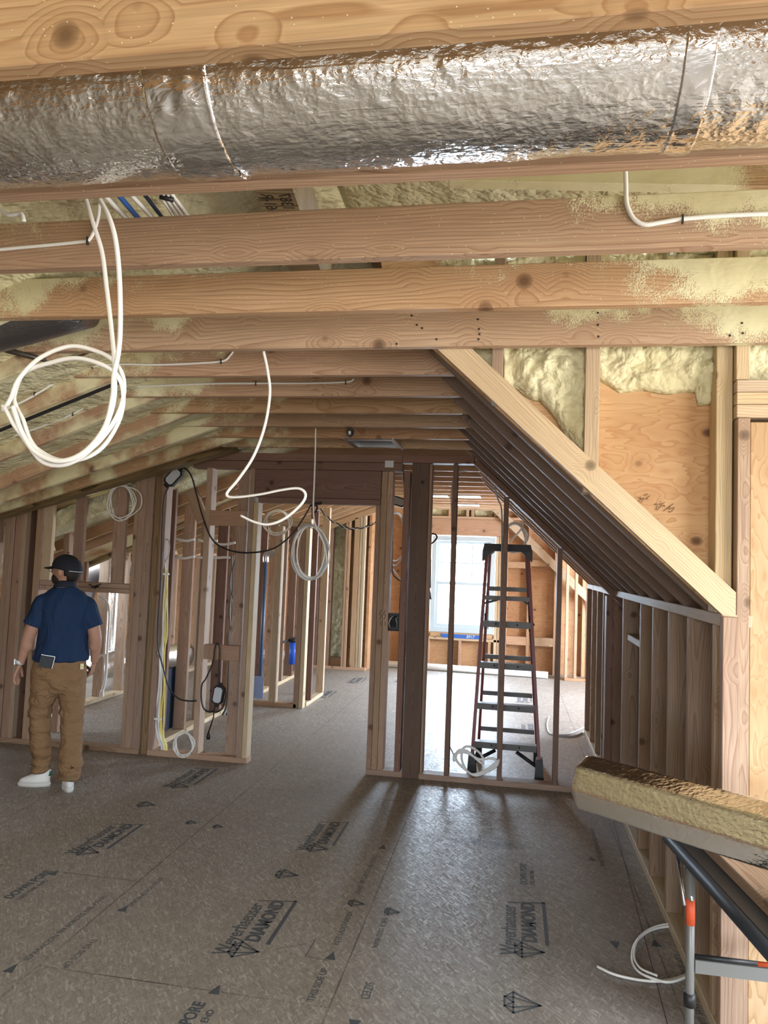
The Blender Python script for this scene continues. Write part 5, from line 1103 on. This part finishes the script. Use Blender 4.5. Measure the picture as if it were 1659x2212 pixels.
for j, (r1, r2, z, y) in enumerate(((.064, .064, 1.378, .008), (.0625, .064, 1.415, .014), (.070, .070, 1.412, .012), (.080, .076, 1.372, .006))):
    vs += [(-.052+math.cos(2*math.pi*k/n)*r1, y+math.sin(2*math.pi*k/n)*r2, z-.012*math.sin(2*math.pi*k/n)) for k in range(n)]
cl.add(vs, [(j*n+k, j*n+(k+1) % n, (j+1)*n+(k+1) % n, (j+1)*n+k) for j in range(3) for k in range(n)], True)
c_ = cl.build('collar', plain('black_collar_cloth', (.006, .010, .022), .8), sh); md = c_.modifiers.new('t', 'SOLIDIFY'); md.thickness = .004
# --- pants
b = MB()
b.loft([sec(-.055, 0, .66, .150, .105), sec(-.055, 0, .71, .178, .128), sec(-.055, -.004, .77, .184, .134), sec(-.052, 0, .84, .176, .124), sec(-.05, 0, .90, .168, .118)], 26)
def leg(pts):
    b.loft([sec(*p) for p in pts], 22)
leg([(-.140, .085, .100, .054, .072), (-.136, .080, .14, .064, .078), (-.130, .07, .19, .068, .074), (-.150, .045, .34, .068, .074), (-.162, .03, .50, .074, .080), (-.150, .015, .60, .084, .094), (-.132, 0, .70, .098, .112), (-.125, 0, .77, .10, .115)])
leg([(.066, -.055, .070, .056, .066), (.060, -.05, .11, .074, .080), (.056, -.045, .18, .080, .078), (.054, -.02, .34, .070, .074), (.046, .0, .50, .078, .082), (.040, .0, .60, .086, .094), (.030, 0, .70, .098, .112), (.025, 0, .77, .098, .115)])
for z in (.085, .125, .165): b.loft([sec(.062, -.05, z-.018, .058, .066), sec(.058, -.05, z, .080, .085), sec(.06, -.05, z+.018, .060, .066)], 20)
for z in (.12, .155): b.loft([sec(-.138, .082, z-.018, .052, .064), sec(-.134, .078, z, .070, .082), sec(-.132, .075, z+.018, .055, .064)], 20)
pa = b.build('work_pants', M_PANT, man); remesh(pa, .0065, 4)
for v in pa.data.vertices:
    c_ = v.co; f = max(0, 1-abs(c_.z-.48)/.16)+max(0, 1-abs(c_.z-.15)/.14)+.35
    v.co += v.normal*(noise.noise(Vector((c_.x*9, c_.y*9, c_.z*24)))*.014*f+noise.noise(Vector((c_.x*14, c_.y*14, c_.z*9)))*.006)
for v in sh.data.vertices:
    c_ = v.co; f = max(0, 1-abs(c_.z-.95)/.12)*1.2+.5
    v.co += v.normal*(noise.noise(Vector((c_.x*16, c_.y*16, c_.z*4+3)))*.010*f+noise.noise(Vector((c_.x*5, c_.y*5, c_.z*22)))*.006*max(0, 1-abs(c_.z-.95)/.1))
MB().box(.082, .104, -.106, -.098, .825, .862).build('pocket_label', plain('white_label', (.7, .68, .55), .6), pa)
MB().box(.087, .098, -.110, -.1065, .833, .853).build('label_mark', plain('yellow_mark', (.75, .6, .12), .6), pa)
MB().tube(spline([(-.19, -.105, .79), (-.12, -.134, .765), (-.07, -.137, .69)], 6), .0022, 6).build('pocket_seam', M_PANT, pa)
# --- shoes
def shoe(x, y, yaw, heel=False):
    e = Matrix.Translation((x, y, 0)) @ Matrix.Rotation(yaw, 4, 'Z') @ Matrix.Scale(.86, 4, (0, 1, 0)) @ Matrix.Scale(.93, 4, (1, 0, 0))
    T = lambda p: e @ Vector(p)
    def ring(z, prof): return [T((px, py, z)) for px, py in prof]
    def outline(s, l0, l1): # shoe plan, toe toward +Y
        P = []
        for k in range(24):
            a = 2*math.pi*k/24; yy = math.sin(a); w_ = .041*s*(1-.12*yy) if yy > 0 else .036*s
            P.append((math.cos(a)*w_+.004*yy, (l1 if yy > 0 else l0)*yy+.05))
        return P
    m = MB(); R = [ring(z, outline(s, a, b_)) for z, s, a, b_ in ((.0, 1.02, .098, .155), (.014, 1.05, .10, .158), (.026, 1.05, .10, .158))]
    vs = [v for r in R for v in r]; fs = [(i*24+k, i*24+(k+1) % 24, (i+1)*24+(k+1) % 24, (i+1)*24+k) for i in range(2) for k in range(24)]+[tuple(reversed(range(24))), tuple(48+k for k in range(24))]
    so = m.add(vs, fs, True).build('shoe_sole', M_SOLE, None)
    m = MB(); R = []
    for z, s, a, b_, dy in ((.0262, 1.0, .094, .150, 0), (.045, 1.0, .093, .140, 0), (.062, .95, .090, .105, -.004), (.080, .88, .084, .060, -.012), (.100, .82, .078, .030, -.022), (.112, .78, .072, .020, -.026)):
        R.append([T((px, py+dy, z)) for px, py in outline(s, a, b_)])
    vs = [v for r in R for v in r]; fs = [(i*24+k, i*24+(k+1) % 24, (i+1)*24+(k+1) % 24, (i+1)*24+k) for i in range(5) for k in range(24)]+[tuple(reversed(range(24))), tuple(120+k for k in range(24))]
    up = m.add(vs, fs, True).build('shoe', M_SHOE, man); so.parent = up
    m = MB(); vs = []
    for z0, y_ in ((.070, -.0455), (.104, -.0465)): pass
    m = MB(); k_ = 9; g_ = []
    for j, z in enumerate((.072, .086, .104)):
        for i in range(k_):
            a = -math.pi/2+(i-4)*.15; s = (.92, .86, .81)[j]; l0 = (.087, .0825, .0765)[j]; dy = (-.008, -.015, -.0235)[j]
            g_.append(T((math.cos(a)*(.036*s+.0022), (l0+.003)*math.sin(a)+.05+dy, z)))
    gp = m.add(g_, [(j*k_+i, j*k_+i+1, (j+1)*k_+i+1, (j+1)*k_+i) for j in range(2) for i in range(k_-1)], True).build('heel_patch', M_GRN, up); md = gp.modifiers.new('t', 'SOLIDIFY'); md.thickness = .003
    return up
shoe(.062, -.085, math.radians(12)); shoe(-.105, .075, math.radians(78))
# --- watch, phone, held item
W = Vector(WL)+Vector((-.002, .001, .012)); d = (Vector(EL)-Vector(WL)).normalized(); a_ = d.orthogonal().normalized(); b_ = d.cross(a_); n = 20
wt_ = empty('wristwatch', man.matrix_basis @ W); wt_.rotation_euler = (0, 0, math.radians(30)); tag(wt_, 'white-strapped watch on the left wrist of the man', 'watch')
vs = [(a_*math.cos(2*math.pi*k/n)+b_*math.sin(2*math.pi*k/n))*r+d*h for h in (-.012, .012) for r in (.0275, .0305) for k in range(n)]
fs = []
for k in range(n): q = (k+1) % n; fs += [(k, q, n+q, n+k), (2*n+k, 3*n+k, 3*n+q, 2*n+q), (n+k, n+q, 3*n+q, 3*n+k), (k, 2*n+k, 2*n+q, q)]
MB().add(vs, fs, True).build('watch_strap', plain('white_silicone', (.62, .68, .70), .5), wt_); MB().box(-.036, -.031, -.016, .016, -.018, .018).build('watch_case', M_GAL, wt_)
ph = empty('smartphone', man.matrix_basis @ Vector((-.120, -.136, .885))); ph.rotation_euler = (math.radians(-3), math.radians(10), math.radians(30)); tag(ph, 'dark smartphone with pale edge sticking out of the back pocket', 'phone')
MB().box(-.052, .034, -.004, .004, -.045, .035).build('phone_back', plain('phone_dark_glass', (.006, .008, .014), .6), ph)
MB().box(.0341, .0354, -.0045, .0045, -.045, .0355).box(-.052, .0354, -.0045, .0045, .0356, .0370).build('phone_edge', M_GAL, ph)
hd = empty('marker_pen', man.matrix_basis @ Vector((.148, .07, .79))); hd.rotation_euler = (.4, -.7, .4); tag(hd, 'black and green marker held in the right hand of the man', 'pen')
MB().tube([(0, 0, -.03), (0, 0, .045)], .009, 10).build('pen_barrel', M_BLK, hd); MB().tube([(0, 0, .0455), (0, 0, .07)], .0085, 10).build('pen_cap', plain('lime_green_plastic', (.25, .7, .12), .4), hd)

# ================================================================ tidy: every empty sits at the base of its thing
bpy.context.view_layer.update()
for e in [o for o in bpy.data.objects if o.type == 'EMPTY' and o.parent is None and o.children]:
    if e.location.length > 1e-6: continue
    P = [c.matrix_world @ v.co for c in e.children_recursive if c.type == 'MESH' for v in c.data.vertices]
    if not P: continue
    b0 = Vector(((min(p.x for p in P)+max(p.x for p in P))/2, (min(p.y for p in P)+max(p.y for p in P))/2, min(p.z for p in P)))
    e.location = b0
    for c in e.children: c.location = c.location-b0
